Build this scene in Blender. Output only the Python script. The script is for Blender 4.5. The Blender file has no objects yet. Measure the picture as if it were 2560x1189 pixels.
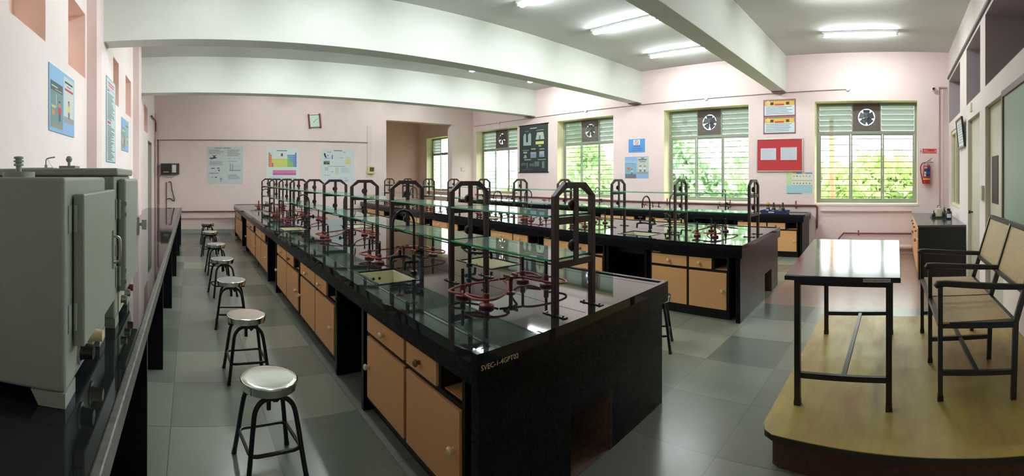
import bpy, math, random
from math import sin, cos, tan, atan, atan2, pi, hypot
from mathutils import Vector, Matrix
random.seed(7)
SC = bpy.context.scene
COL = SC.collection

# ------------------------------------------------------------------ helpers
def lin(c):
    def g(x):
        x /= 255.0
        return x / 12.92 if x <= 0.04045 else ((x + 0.055) / 1.055) ** 2.4
    return (g(c[0]), g(c[1]), g(c[2]), 1.0)

MATS = {}
def mat(name, rgb, rough=0.5, metal=0.0, spec=0.5, noise=0.0, nscale=8.0, bump=0.0, bscale=60.0, rough_var=0.0, rgb2=None, stretch=None):
    """principled material with optional procedural mottling and bump"""
    if name in MATS:
        return MATS[name]
    m = bpy.data.materials.new(name); m.use_nodes = True
    nt = m.node_tree; b = nt.nodes['Principled BSDF']
    b.inputs['Base Color'].default_value = lin(rgb)
    b.inputs['Roughness'].default_value = rough
    b.inputs['Metallic'].default_value = metal
    b.inputs['Specular IOR Level'].default_value = spec
    if noise or bump or rough_var:
        tc = nt.nodes.new('ShaderNodeTexCoord')
        src = tc.outputs['Object']
        if stretch:
            mp = nt.nodes.new('ShaderNodeMapping'); mp.inputs['Scale'].default_value = stretch
            nt.links.new(src, mp.inputs['Vector']); src = mp.outputs['Vector']
        if noise or rough_var:
            n = nt.nodes.new('ShaderNodeTexNoise'); n.inputs['Scale'].default_value = nscale
            n.inputs['Detail'].default_value = 6; n.inputs['Roughness'].default_value = 0.65
            nt.links.new(src, n.inputs['Vector'])
        if noise:
            mx = nt.nodes.new('ShaderNodeMix'); mx.data_type = 'RGBA'
            c = lin(rgb)
            if rgb2:
                a2 = lin(rgb2); mx.inputs[6].default_value = c; mx.inputs[7].default_value = a2
            else:
                mx.inputs[6].default_value = tuple(x * (1 - noise) for x in c[:3]) + (1,)
                mx.inputs[7].default_value = tuple(min(1, x * (1 + noise)) for x in c[:3]) + (1,)
            r = nt.nodes.new('ShaderNodeMapRange'); r.inputs[1].default_value = 0.3; r.inputs[2].default_value = 0.7
            nt.links.new(n.outputs['Fac'], r.inputs[0]); nt.links.new(r.outputs[0], mx.inputs[0])
            nt.links.new(mx.outputs[2], b.inputs['Base Color'])
        if rough_var:
            r2 = nt.nodes.new('ShaderNodeMapRange'); r2.inputs[1].default_value = 0.3; r2.inputs[2].default_value = 0.7
            r2.inputs[3].default_value = max(0.02, rough - rough_var); r2.inputs[4].default_value = rough + rough_var
            nt.links.new(n.outputs['Fac'], r2.inputs[0]); nt.links.new(r2.outputs[0], b.inputs['Roughness'])
        if bump:
            n2 = nt.nodes.new('ShaderNodeTexNoise'); n2.inputs['Scale'].default_value = bscale; n2.inputs['Detail'].default_value = 4
            nt.links.new(src, n2.inputs['Vector'])
            bp = nt.nodes.new('ShaderNodeBump'); bp.inputs['Strength'].default_value = bump; bp.inputs['Distance'].default_value = 0.01
            nt.links.new(n2.outputs['Fac'], bp.inputs['Height']); nt.links.new(bp.outputs[0], b.inputs['Normal'])
    MATS[name] = m
    return m

def flat(rgb):
    return mat('ink_%02x%02x%02x' % tuple(int(x) for x in rgb), rgb, 0.6, spec=0.3)

def mixmat(name, build):
    if name in MATS: return MATS[name]
    m = bpy.data.materials.new(name); m.use_nodes = True
    nt = m.node_tree
    for n in list(nt.nodes):
        if n.type != 'OUTPUT_MATERIAL': nt.nodes.remove(n)
    out = [n for n in nt.nodes if n.type == 'OUTPUT_MATERIAL'][0]
    nt.links.new(build(nt), out.inputs['Surface'])
    MATS[name] = m
    return m

def glassy(name, tint, rough=0.02, base=0.06, diff=None, dfac=0.0):
    """thin sheet: tinted transparency plus fresnel gloss, optional haze"""
    def b(nt):
        t = nt.nodes.new('ShaderNodeBsdfTransparent'); t.inputs[0].default_value = tint
        g = nt.nodes.new('ShaderNodeBsdfGlossy'); g.inputs['Roughness'].default_value = rough
        lw_ = nt.nodes.new('ShaderNodeLayerWeight'); lw_.inputs[0].default_value = 0.5
        pw = nt.nodes.new('ShaderNodeMath'); pw.operation = 'POWER'; pw.inputs[1].default_value = 4.0
        fr = nt.nodes.new('ShaderNodeMath'); fr.operation = 'MULTIPLY_ADD'; fr.inputs[1].default_value = 0.92; fr.inputs[2].default_value = base; fr.use_clamp = True
        nt.links.new(lw_.outputs['Facing'], pw.inputs[0]); nt.links.new(pw.outputs[0], fr.inputs[0])
        mx = nt.nodes.new('ShaderNodeMixShader')
        nt.links.new(fr.outputs[0], mx.inputs[0]); nt.links.new(t.outputs[0], mx.inputs[1]); nt.links.new(g.outputs[0], mx.inputs[2])
        o = mx.outputs[0]
        if dfac:
            d = nt.nodes.new('ShaderNodeBsdfTranslucent'); d.inputs[0].default_value = diff
            d2 = nt.nodes.new('ShaderNodeBsdfDiffuse'); d2.inputs[0].default_value = diff
            a = nt.nodes.new('ShaderNodeAddShader'); a = nt.nodes.new('ShaderNodeMixShader'); a.inputs[0].default_value = 0.5
            nt.links.new(d.outputs[0], a.inputs[1]); nt.links.new(d2.outputs[0], a.inputs[2])
            m2 = nt.nodes.new('ShaderNodeMixShader'); m2.inputs[0].default_value = dfac
            nt.links.new(o, m2.inputs[1]); nt.links.new(a.outputs[0], m2.inputs[2]); o = m2.outputs[0]
        return o
    return mixmat(name, b)

def emit(name, rgb, strength):
    def b(nt):
        e = nt.nodes.new('ShaderNodeEmission'); e.inputs[0].default_value = rgb + (1,) if len(rgb) == 3 else rgb
        e.inputs[1].default_value = strength
        return e.outputs[0]
    return mixmat(name, b)

class MB:
    def __init__(s): s.v = []; s.f = []; s.mi = []
    def add(s, vs, fs, m=0):
        b = len(s.v); s.v += [tuple(v) for v in vs]
        for f in fs: s.f.append(tuple(b + i for i in f)); s.mi.append(m)
        return s
    def hexa(s, p, m=0):
        """8 points: bottom ring 0-3, top ring 4-7"""
        return s.add(p, [(3, 2, 1, 0), (4, 5, 6, 7), (0, 1, 5, 4), (1, 2, 6, 5), (2, 3, 7, 6), (3, 0, 4, 7)], m)
    def box(s, x0, x1, y0, y1, z0, z1, m=0):
        if x0 > x1: x0, x1 = x1, x0
        if y0 > y1: y0, y1 = y1, y0
        if z0 > z1: z0, z1 = z1, z0
        return s.hexa([(x0, y0, z0), (x1, y0, z0), (x1, y1, z0), (x0, y1, z0), (x0, y0, z1), (x1, y0, z1), (x1, y1, z1), (x0, y1, z1)], m)
    def bar(s, p, q, w, h, m=0, up=(0, 0, 1)):
        p = Vector(p); q = Vector(q); d = (q - p).normalized(); up = Vector(up)
        if abs(d.dot(up)) > 0.99: up = Vector((0, 1, 0))
        a = d.cross(up).normalized(); b = a.cross(d).normalized()
        r = [a * (-w / 2) + b * (-h / 2), a * (w / 2) + b * (-h / 2), a * (w / 2) + b * (h / 2), a * (-w / 2) + b * (h / 2)]
        return s.hexa([p + x for x in r] + [q + x for x in r], m)
    def tube(s, pts, r, n=8, m=0, closed=False, caps=True):
        pts = [Vector(p) for p in pts]; k = len(pts)
        rs = r if isinstance(r, (list, tuple)) else [r] * k
        t0 = (pts[1] - pts[0]).normalized()
        ref = Vector((0, 0, 1)) if abs(t0.z) < 0.9 else Vector((1, 0, 0))
        nrm = (ref - t0 * ref.dot(t0)).normalized()
        vs = []
        for i in range(k):
            if closed: t = (pts[(i + 1) % k] - pts[i - 1]).normalized()
            elif i == 0: t = t0
            elif i == k - 1: t = (pts[-1] - pts[-2]).normalized()
            else:
                t = (pts[i + 1] - pts[i]).normalized() + (pts[i] - pts[i - 1]).normalized()
                t = t.normalized() if t.length > 1e-6 else (pts[i + 1] - pts[i]).normalized()
            nrm = (nrm - t * nrm.dot(t)).normalized(); bi = t.cross(nrm)
            for j in range(n):
                a = 2 * pi * j / n
                vs.append(pts[i] + (nrm * cos(a) + bi * sin(a)) * rs[i])
        fs = []
        for i in range(k if closed else k - 1):
            for j in range(n):
                a = i * n + j; b = i * n + (j + 1) % n; c = ((i + 1) % k) * n
                fs.append((a, b, c + (j + 1) % n, c + j))
        if caps and not closed:
            fs.append(tuple(reversed(range(n)))); fs.append(tuple((k - 1) * n + j for j in range(n)))
        return s.add(vs, fs, m)
    def cyl(s, p, q, r, n=14, m=0, r2=None):
        return s.tube([p, q], [r, r if r2 is None else r2], n, m)
    def lathe(s, prof, n=20, c=(0, 0, 0), m=0, axis='Z'):
        vs = []; fs = []; k = len(prof)
        for (r, z) in prof:
            for j in range(n):
                a = 2 * pi * j / n; x, y, h = r * cos(a), r * sin(a), z
                if axis == 'Z': p = (x, y, h)
                elif axis == 'Y': p = (x, h, y)
                else: p = (h, x, y)
                vs.append((p[0] + c[0], p[1] + c[1], p[2] + c[2]))
        for i in range(k - 1):
            for j in range(n):
                q = (i * n + j, i * n + (j + 1) % n, (i + 1) * n + (j + 1) % n, (i + 1) * n + j)
                fs.append(q if axis != 'Y' else q[::-1])
        fs.append(tuple(reversed(range(n)))); fs.append(tuple((k - 1) * n + j for j in range(n)))
        return s.add(vs, fs, m)
    def prism(s, poly, fn, d0, d1, m=0):
        """poly of (a,b); fn(a,b,d)->xyz"""
        n = len(poly)
        vs = [fn(a, b, d0) for a, b in poly] + [fn(a, b, d1) for a, b in poly]
        fs = [tuple(reversed(range(n))), tuple(range(n, 2 * n))] + [(i, (i + 1) % n, n + (i + 1) % n, n + i) for i in range(n)]
        return s.add(vs, fs, m)
    def map(s, fn): s.v = [tuple(fn(*v)) for v in s.v]; return s
    def build(s, name, mats, parent=None, loc=None, rotz=None, bevel=0.0, seg=2, sharp=35):
        me = bpy.data.meshes.new(name)
        me.from_pydata(s.v, [], s.f)
        if not isinstance(mats, (list, tuple)): mats = [mats]
        for m in mats: me.materials.append(m)
        me.polygons.foreach_set('material_index', s.mi)
        me.polygons.foreach_set('use_smooth', [True] * len(s.f))
        me.validate(); me.update()
        import bmesh
        bm = bmesh.new(); bm.from_mesh(me); bmesh.ops.recalc_face_normals(bm, faces=bm.faces[:]); bm.to_mesh(me); bm.free()
        me.set_sharp_from_angle(angle=math.radians(sharp))
        o = bpy.data.objects.new(name, me); COL.objects.link(o)
        if parent is not None: o.parent = parent
        if loc is not None: o.location = loc
        if rotz is not None: o.rotation_euler = (0, 0, rotz)
        if bevel:
            b = o.modifiers.new('edge', 'BEVEL'); b.width = bevel; b.segments = seg; b.limit_method = 'ANGLE'; b.angle_limit = math.radians(40)
            b.harden_normals = False
        return o

def tag(o, label=None, cat=None, group=None, kind=None):
    if label: o['label'] = label
    if cat: o['category'] = cat
    if group: o['group'] = group
    if kind: o['kind'] = kind
    return o

def thing(name, label, cat, loc=(0, 0, 0), rotz=0.0, group=None):
    o = bpy.data.objects.new(name, None); COL.objects.link(o)
    o.location = loc; o.rotation_euler = (0, 0, rotz); o.empty_display_size = 0.1
    return tag(o, label, cat, group)

def struct(o):
    o['kind'] = 'structure'; return o

KIDS = {}
def dup(root, label=None, loc=None, rotz=None, group=None):
    def cp(o, parent):
        c = o.copy(); COL.objects.link(c)
        if parent is not None: c.parent = parent
        for ch in o.children: cp(ch, c)
        return c
    r = cp(root, None)
    if loc is not None: r.location = loc
    if rotz is not None: r.rotation_euler = (0, 0, rotz)
    if label: r['label'] = label
    if group: r['group'] = group
    return r

def text_mesh(body, size, extrude=0.0006):
    cu = bpy.data.curves.new('txt', 'FONT'); cu.body = body; cu.size = size; cu.extrude = extrude; cu.resolution_u = 2
    o = bpy.data.objects.new('txt', cu); COL.objects.link(o)
    bpy.context.view_layer.update()
    dg = bpy.context.evaluated_depsgraph_get()
    me = bpy.data.meshes.new_from_object(o.evaluated_get(dg))
    vs = [tuple(v.co) for v in me.vertices]; fs = [tuple(p.vertices) for p in me.polygons]
    bpy.data.objects.remove(o); bpy.data.curves.remove(cu); bpy.data.meshes.remove(me)
    x0 = min(v[0] for v in vs); x1 = max(v[0] for v in vs); y0 = min(v[1] for v in vs); y1 = max(v[1] for v in vs)
    return [(v[0] - x0, v[1] - y0, v[2]) for v in vs], fs, x1 - x0, y1 - y0

ORD = ['first', 'second', 'third', 'fourth', 'fifth', 'sixth', 'seventh', 'eighth', 'ninth', 'tenth', 'eleventh', 'twelfth']

# ------------------------------------------------------------------ materials
M_wall = mat('pink_wall_paint', (240, 219, 216), 0.85, noise=0.035, nscale=2.2, bump=0.12, bscale=90, spec=0.2)
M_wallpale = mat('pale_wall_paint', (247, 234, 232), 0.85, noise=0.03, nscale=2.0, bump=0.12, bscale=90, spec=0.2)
M_white = mat('white_beam_paint', (232, 236, 230), 0.85, noise=0.025, nscale=2.5, bump=0.1, bscale=70, spec=0.2)
M_ceil = mat('ceiling_plaster', (214, 214, 212), 0.9, noise=0.04, nscale=1.6, bump=0.1, bscale=40, spec=0.2)
M_salmon = mat('salmon_paint', (252, 224, 214), 0.85, noise=0.05, nscale=4, spec=0.2)
M_cream = mat('cream_reveal_paint', (236, 228, 194), 0.8, noise=0.05, nscale=6, spec=0.2)
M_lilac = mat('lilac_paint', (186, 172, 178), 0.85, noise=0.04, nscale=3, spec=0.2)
M_beige = mat('beige_door_paint', (206, 202, 182), 0.5, noise=0.04, nscale=4, spec=0.3)
M_granite = mat('black_granite', (30, 33, 34), 0.04, noise=0.45, nscale=240, spec=0.32)
M_granite_side = mat('black_stone_panel', (16, 16, 17), 0.28, noise=0.35, nscale=160, rough_var=0.06, spec=0.18)
M_worn = mat('worn_stone_edge', (92, 92, 88), 0.35, noise=0.55, nscale=26, spec=0.4)
M_lam = mat('orange_laminate', (228, 172, 116), 0.42, noise=0.05, nscale=60, spec=0.35)
M_blackwood = mat('black_painted_wood', (22, 20, 20), 0.4, noise=0.3, nscale=20, spec=0.35)
M_knob = mat('cream_plastic_knob', (226, 204, 158), 0.35)
M_knobbrown = mat('brown_wood_knob', (120, 82, 54), 0.45)
M_label = mat('grey_label_card', (170, 168, 160), 0.6)
M_rack = mat('maroon_painted_steel', (52, 33, 31), 0.4, noise=0.18, nscale=14, spec=0.4)
M_foot = mat('dark_steel_plate', (52, 48, 46), 0.4, metal=0.6)
M_glass = glassy('shelf_glass', (0.86, 0.95, 0.91, 1), 0.01, base=0.1, diff=lin((206, 230, 216)), dfac=0.2)  # pale diffuse haze stands in for bright reflections on the shelves
M_gedge = mat('green_glass_edge', (40, 156, 116), 0.12, spec=0.6)
M_pane = glassy('window_pane_glass', (0.97, 0.99, 0.98, 1), 0.01)
M_frost = glassy('frosted_louvre_glass', (0.80, 0.86, 0.83, 1), 0.15, diff=lin((150, 160, 148)), dfac=0.8)
M_hose = mat('red_rubber_hose', (136, 48, 40), 0.55, noise=0.12, nscale=30)
M_redbase = mat('red_painted_iron', (104, 36, 32), 0.45, noise=0.15, nscale=30)
M_burner = mat('dark_burner_steel', (44, 42, 38), 0.4, metal=0.5)
M_tap = mat('black_tap_iron', (28, 31, 31), 0.3, metal=0.3, spec=0.5)
M_taph = mat('brass_tap_handle', (150, 100, 70), 0.4, metal=0.5)
M_ceramic = mat('cream_ceramic', (214, 212, 186), 0.18, noise=0.06, nscale=12, spec=0.5)
M_chrome = mat('polished_steel', (226, 226, 220), 0.12, metal=1.0, rough_var=0.05, nscale=7)
M_blackmetal = mat('black_painted_tube', (20, 20, 21), 0.35, spec=0.5)
M_oven = mat('grey_hammered_enamel', (150, 158, 146), 0.42, noise=0.07, nscale=120, bump=0.08, bscale=240, spec=0.4)
M_ovendark = mat('oven_dark_gap', (58, 60, 56), 0.6)
M_steel = mat('dull_steel', (176, 174, 166), 0.35, metal=0.8)
M_alu = mat('grey_window_aluminium', (150, 156, 142), 0.4, metal=0.2, spec=0.4)
M_iron = mat('grille_iron', (84, 86, 80), 0.5)
M_fan = mat('dusty_fan_steel', (92, 82, 78), 0.6, noise=0.2, nscale=20)
M_fandark = mat('fan_blade_grey', (66, 74, 80), 0.5)
M_pipe = mat('brown_painted_pipe', (112, 62, 56), 0.45)
M_pinkpipe = mat('pink_painted_pipe', (214, 186, 184), 0.6)
M_conduit = mat('white_plastic_conduit', (226, 214, 212), 0.5)
M_wire = mat('grey_cable', (150, 138, 136), 0.6)
M_board = mat('chalkboard_green', (158, 176, 160), 0.55, noise=0.03, nscale=5)
M_boardframe = mat('maroon_board_frame', (118, 92, 92), 0.5)
M_platform = mat('worn_yellow_sheet', (180, 164, 76), 0.4, noise=0.5, nscale=2.6, rgb2=(160, 128, 82), rough_var=0.1, spec=0.4, stretch=(0.7, 2.2, 1))
M_platwood = mat('dark_brown_plywood', (84, 54, 38), 0.6, noise=0.35, nscale=5, stretch=(1, 6, 6))
M_deskedge = mat('black_desk_edge', (22, 22, 22), 0.35)
M_desktop = mat('dark_polished_desktop', (58, 54, 50), 0.13, noise=0.15, nscale=5, rough_var=0.03, spec=0.6)
M_ply = mat('tan_chair_ply', (182, 156, 112), 0.5, noise=0.1, nscale=5, stretch=(2, 12, 12))
M_chairm = mat('dark_chair_steel', (34, 38, 40), 0.35, spec=0.5)
M_paper = mat('white_poster_paper', (214, 222, 220), 0.5)
M_redfelt = mat('red_felt', (190, 62, 66), 0.95, noise=0.1, nscale=60, bump=0.2, bscale=300)
M_blue = mat('navy_plastic_tray', (56, 66, 110), 0.4)
M_amber = mat('dark_bottle_glass', (36, 34, 28), 0.12, spec=0.6)
M_black = mat('black_plastic', (26, 26, 26), 0.35)
M_ext = mat('extinguisher_red', (176, 44, 42), 0.3)
M_yellow = mat('yellow_band', (226, 186, 60), 0.5)
M_tile = mat('grey_skirting_tile', (160, 168, 158), 0.4, noise=0.1, nscale=6)
M_red_floor = mat('reddish_stone_floor', (150, 124, 110), 0.24, noise=0.07, nscale=9)
M_leaf1 = None

def floor_material():
    m = bpy.data.materials.new('kota_stone_tiles'); m.use_nodes = True
    nt = m.node_tree; b = nt.nodes['Principled BSDF']
    tc = nt.nodes.new('ShaderNodeTexCoord')
    mp = nt.nodes.new('ShaderNodeMapping'); mp.inputs['Location'].default_value = (0.12, 0.22, 0)
    nt.links.new(tc.outputs['Object'], mp.inputs['Vector'])
    br = nt.nodes.new('ShaderNodeTexBrick'); br.offset = 0.0; br.squash = 1.0
    br.inputs['Scale'].default_value = 1.0; br.inputs['Brick Width'].default_value = 0.58; br.inputs['Row Height'].default_value = 0.58
    br.inputs['Mortar Size'].default_value = 0.003; br.inputs['Bias'].default_value = 0.0
    br.inputs['Color1'].default_value = lin((97, 105, 96)); br.inputs['Color2'].default_value = lin((136, 140, 126)); br.inputs['Mortar'].default_value = lin((96, 101, 93))
    nt.links.new(mp.outputs['Vector'], br.inputs['Vector'])
    n = nt.nodes.new('ShaderNodeTexNoise'); n.inputs['Scale'].default_value = 7; n.inputs['Detail'].default_value = 9; n.inputs['Roughness'].default_value = 0.75
    nt.links.new(tc.outputs['Object'], n.inputs['Vector'])
    mx = nt.nodes.new('ShaderNodeMix'); mx.data_type = 'RGBA'; mx.blend_type = 'MULTIPLY'; mx.inputs[0].default_value = 1.0
    r = nt.nodes.new('ShaderNodeMapRange'); r.inputs[1].default_value = 0.3; r.inputs[2].default_value = 0.7; r.inputs[3].default_value = 0.95; r.inputs[4].default_value = 1.03
    nt.links.new(n.outputs['Fac'], r.inputs[0])
    cb = nt.nodes.new('ShaderNodeCombineColor')
    for i in range(3): nt.links.new(r.outputs[0], cb.inputs[i])
    nt.links.new(br.outputs['Color'], mx.inputs[6]); nt.links.new(cb.outputs[0], mx.inputs[7])
    nt.links.new(mx.outputs[2], b.inputs['Base Color'])
    r2 = nt.nodes.new('ShaderNodeMapRange'); r2.inputs[1].default_value = 0.3; r2.inputs[2].default_value = 0.7; r2.inputs[3].default_value = 0.22; r2.inputs[4].default_value = 0.27
    nt.links.new(n.outputs['Fac'], r2.inputs[0]); nt.links.new(r2.outputs[0], b.inputs['Roughness'])
    b.inputs['Specular IOR Level'].default_value = 0.45
    return m
M_floor = floor_material()

# ------------------------------------------------------------------ room constants (metres, camera above the origin)
H = 1.485
XW, YB, YF, ZC, ZB = 8.76, 12.06, -1.01, 3.93, 3.20
HB = 0.792
def lwx(y): return -1.2 + 0.0187 * y

def wallmesh(fmap, u0, u1, z0, z1, thick, holes):
    """slab with openings; hole=(ua,ub,za,zb,depth|None,mat index); fmap(u,w,z)"""
    mb = MB()
    us = sorted({u0, u1} | {h[0] for h in holes} | {h[1] for h in holes})
    us = [u for u in us if u0 <= u <= u1]
    def bx(a, b, w0, w1, c, d, m=0):
        mb.hexa([fmap(a, w0, c), fmap(b, w0, c), fmap(b, w1, c), fmap(a, w1, c), fmap(a, w0, d), fmap(b, w0, d), fmap(b, w1, d), fmap(a, w1, d)], m)
    for a, b in zip(us, us[1:]):
        hs = sorted([h for h in holes if h[0] <= a + 1e-6 and h[1] >= b - 1e-6], key=lambda h: h[2])
        z = z0
        for h in hs:
            if h[2] > z: bx(a, b, 0, thick, z, h[2])
            z = h[3]
        if z < z1: bx(a, b, 0, thick, z, z1)
    e = 0.006
    for h in holes:
        a, b, c, d, dep, m = h[:6]
        if dep is not None:
            bx(a, b, dep, thick, c, d, m)
        else: dep = thick - 0.002
        if m:
            bx(a, a + e, 0.001, dep, c, d, m); bx(b - e, b, 0.001, dep, c, d, m)
            bx(a, b, 0.001, dep, c, c + e, m); bx(a, b, 0.001, dep, d - e, d, m)
    return mb

# floor (grey-green stone, reddish stone by the window end)
mb = MB()
mb.box(-1.9, 5.08, -1.9, 16.4, -0.12, 0.0, 0); mb.box(5.08, 9.1, 1.58, 16.4, -0.12, 0.0, 0); mb.box(5.08, 9.1, -1.9, 1.58, -0.12, 0.0, 1)
struct(mb.build('floor', [M_floor, M_red_floor]))
struct(MB().box(-1.9, 9.0, -1.9, 16.4, ZC, ZC + 0.25).build('ceiling', M_ceil))

# left wall with salmon niches and a far doorway
niches = [(2.68, 3.40, 2.56, 3.25, 0.28, 1), (4.02, 4.66, 2.53, 3.22, 0.28, 1), (6.22, 6.66, 2.53, 3.19, 0.28, 1), (7.28, 7.88, 2.53, 3.17, 0.28, 1), (9.75, 10.45, 2.5, 3.1, 0.28, 1), (10.5, 11.35, 0.0, 2.36, 0.14, 2)]
mb = wallmesh(lambda u, w, z: (lwx(u) - w, u, z), -1.8, 12.4, 0, ZC, 0.4, niches)
struct(mb.build('wall_left', [M_wallpale, M_salmon, M_beige]))
o = MB().box(-0.012, 0.0, 0, 0.8, 0, 2.3).build('door_3', mat('brown_door_paint', (120, 98, 88), 0.5), loc=(lwx(10.52) - 0.12, 10.53, 0)); struct(o)
for k, (ya, yb) in enumerate([(4.72, 4.96), (8.1, 8.46)]):
    o = MB().hexa([(lwx(ya), ya, 0), (lwx(ya) + 0.11, ya, 0), (lwx(yb) + 0.11, yb, 0), (lwx(yb), yb, 0), (lwx(ya), ya, ZC), (lwx(ya) + 0.11, ya, ZC), (lwx(yb) + 0.11, yb, ZC), (lwx(yb), yb, ZC)]).build('wall_pilaster', M_wall)
    struct(o)

# back wall, alcove behind its opening
mb = wallmesh(lambda u, w, z: (u, YB + w, z), -1.6, XW, 0, ZC, 0.26, [(5.6, 7.92, 0, 3.18, None, 0)])
struct(mb.build('wall_back', M_wall))
mb = MB(); mb.box(5.2, XW, 15.75, 15.95, 0, ZC); mb.box(5.2, 5.4, YB + 0.26, 15.75, 0, ZC)
struct(mb.build('wall_alcove', mat('alcove_pink_paint', (244, 208, 202), 0.85, noise=0.04, nscale=3)))
mb = MB(); mb.box(-1.0, 5.58, YB - 0.014, YB, 0, 0.1)
struct(mb.build('baseboard_back', M_tile))

# window wall
WIN = [(-0.40, 1.63), (3.0, 5.0), (6.40, 8.26), (9.86, 11.9), (13.3, 15.15)]
ZS, ZT = 0.97, 2.99
mb = wallmesh(lambda u, w, z: (XW + w, u, z), -1.8, 16.2, 0, ZC, 0.40, [(a, b, ZS, ZT, None, 1) for a, b in WIN])
struct(mb.build('wall_right', [M_wall, M_cream]))

# front wall: loft recesses, small window, two doors
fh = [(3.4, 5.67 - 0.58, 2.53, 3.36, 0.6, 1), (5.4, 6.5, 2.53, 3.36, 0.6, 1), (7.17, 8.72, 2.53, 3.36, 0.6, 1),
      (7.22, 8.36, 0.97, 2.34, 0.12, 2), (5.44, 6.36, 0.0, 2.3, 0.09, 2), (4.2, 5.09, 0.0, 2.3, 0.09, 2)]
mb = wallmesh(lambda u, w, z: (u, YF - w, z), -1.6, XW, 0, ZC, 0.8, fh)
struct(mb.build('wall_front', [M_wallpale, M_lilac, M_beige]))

# ceiling beams
for nm, y0, y1 in (('ceiling_beam', 2.203, 2.484), ('ceiling_beam', 5.585, 5.88), ('ceiling_beam', 9.095, 9.39)):
    mb = MB(); mb.box(-1.25, XW, y0, y1, ZB, ZC)
    mb.box(XW - 0.16, XW, y0 + 0.01, y1 - 0.01, ZB - 0.02, ZB, 1)
    struct(mb.build(nm, [M_white, mat('bare_bearing_plate', (150, 120, 116), 0.7)], bevel=0.006))

# ------------------------------------------------------------------ windows (structure)
def frame_rect(mb, y0, y1, z0, z1, x0, x1, t, m=0):
    mb.box(x0, x1, y0, y1, z0, z0 + t, m); mb.box(x0, x1, y0, y1, z1 - t, z1, m)
    mb.box(x0, x1, y0, y0 + t, z0 + t, z1 - t, m); mb.box(x0, x1, y1 - t, y1, z0 + t, z1 - t, m)
for i, (a, b) in enumerate(WIN):
    W = struct(thing('window_%d' % (i + 1), None, None, (XW + 0.15, (a + b) / 2, ZS)))
    hw = (b - a) / 2 - 0.006; hh = ZT - ZS - 0.012
    mb = MB(); frame_rect(mb, -hw, hw, 0.006, hh, 0.10, 0.15, 0.05)
    tz = 1.39; mb.box(0.10, 0.15, -hw + 0.05, hw - 0.05, tz, tz + 0.06)
    fw = 0.27
    mb.box(0.10, 0.15, -fw - 0.03, -fw, tz + 0.06, hh - 0.05); mb.box(0.10, 0.15, fw, fw + 0.03, tz + 0.06, hh - 0.05)
    mb.build('frame', M_alu, W)
    t3 = (2 * hw - 0.1) / 3
    for k in range(3):
        y0 = -hw + 0.05 + k * t3; y1 = y0 + t3
        s = MB(); frame_rect(s, y0 + 0.002, y1 - 0.002, 0.057, tz - 0.001, 0.108 + 0.012 * (k % 2), 0.118 + 0.012 * (k % 2), 0.032)
        so = s.build('sash', M_alu, W)
        MB().box(0.112 + 0.012 * (k % 2), 0.114 + 0.012 * (k % 2), y0 + 0.034, y1 - 0.034, 0.089, tz - 0.033).build('pane', M_pane, so)
    for (y0, y1) in ((-hw + 0.052, -fw - 0.032), (fw + 0.032, hw - 0.052)):
        s = MB()
        for k in range(5):
            zc = tz + 0.12 + k * 0.108; ang = 0.95
            dx, dz = 0.058 * cos(ang), 0.058 * sin(ang)
            s.hexa([(0.125 - dx, y0, zc + dz), (0.125 - dx, y1, zc + dz), (0.129 - dx, y1, zc + dz + 0.003), (0.129 - dx, y0, zc + dz + 0.003),
                    (0.125 + dx, y0, zc - dz), (0.125 + dx, y1, zc - dz), (0.129 + dx, y1, zc - dz + 0.003), (0.129 + dx, y0, zc - dz + 0.003)])
        s.build('louvre_slats', M_frost, W)
    s = MB()
    for k in range(11):
        z = 0.12 + k * 0.118; s.bar((0.19, -hw + 0.01, z), (0.19, hw - 0.01, z), 0.012, 0.012)
    s.build('grille', M_iron, W)
    s = MB().box(-0.162, -0.15, -hw - 0.03, hw + 0.03, -0.035, 0.0); s.build('sill', M_wallpale, W)

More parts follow.
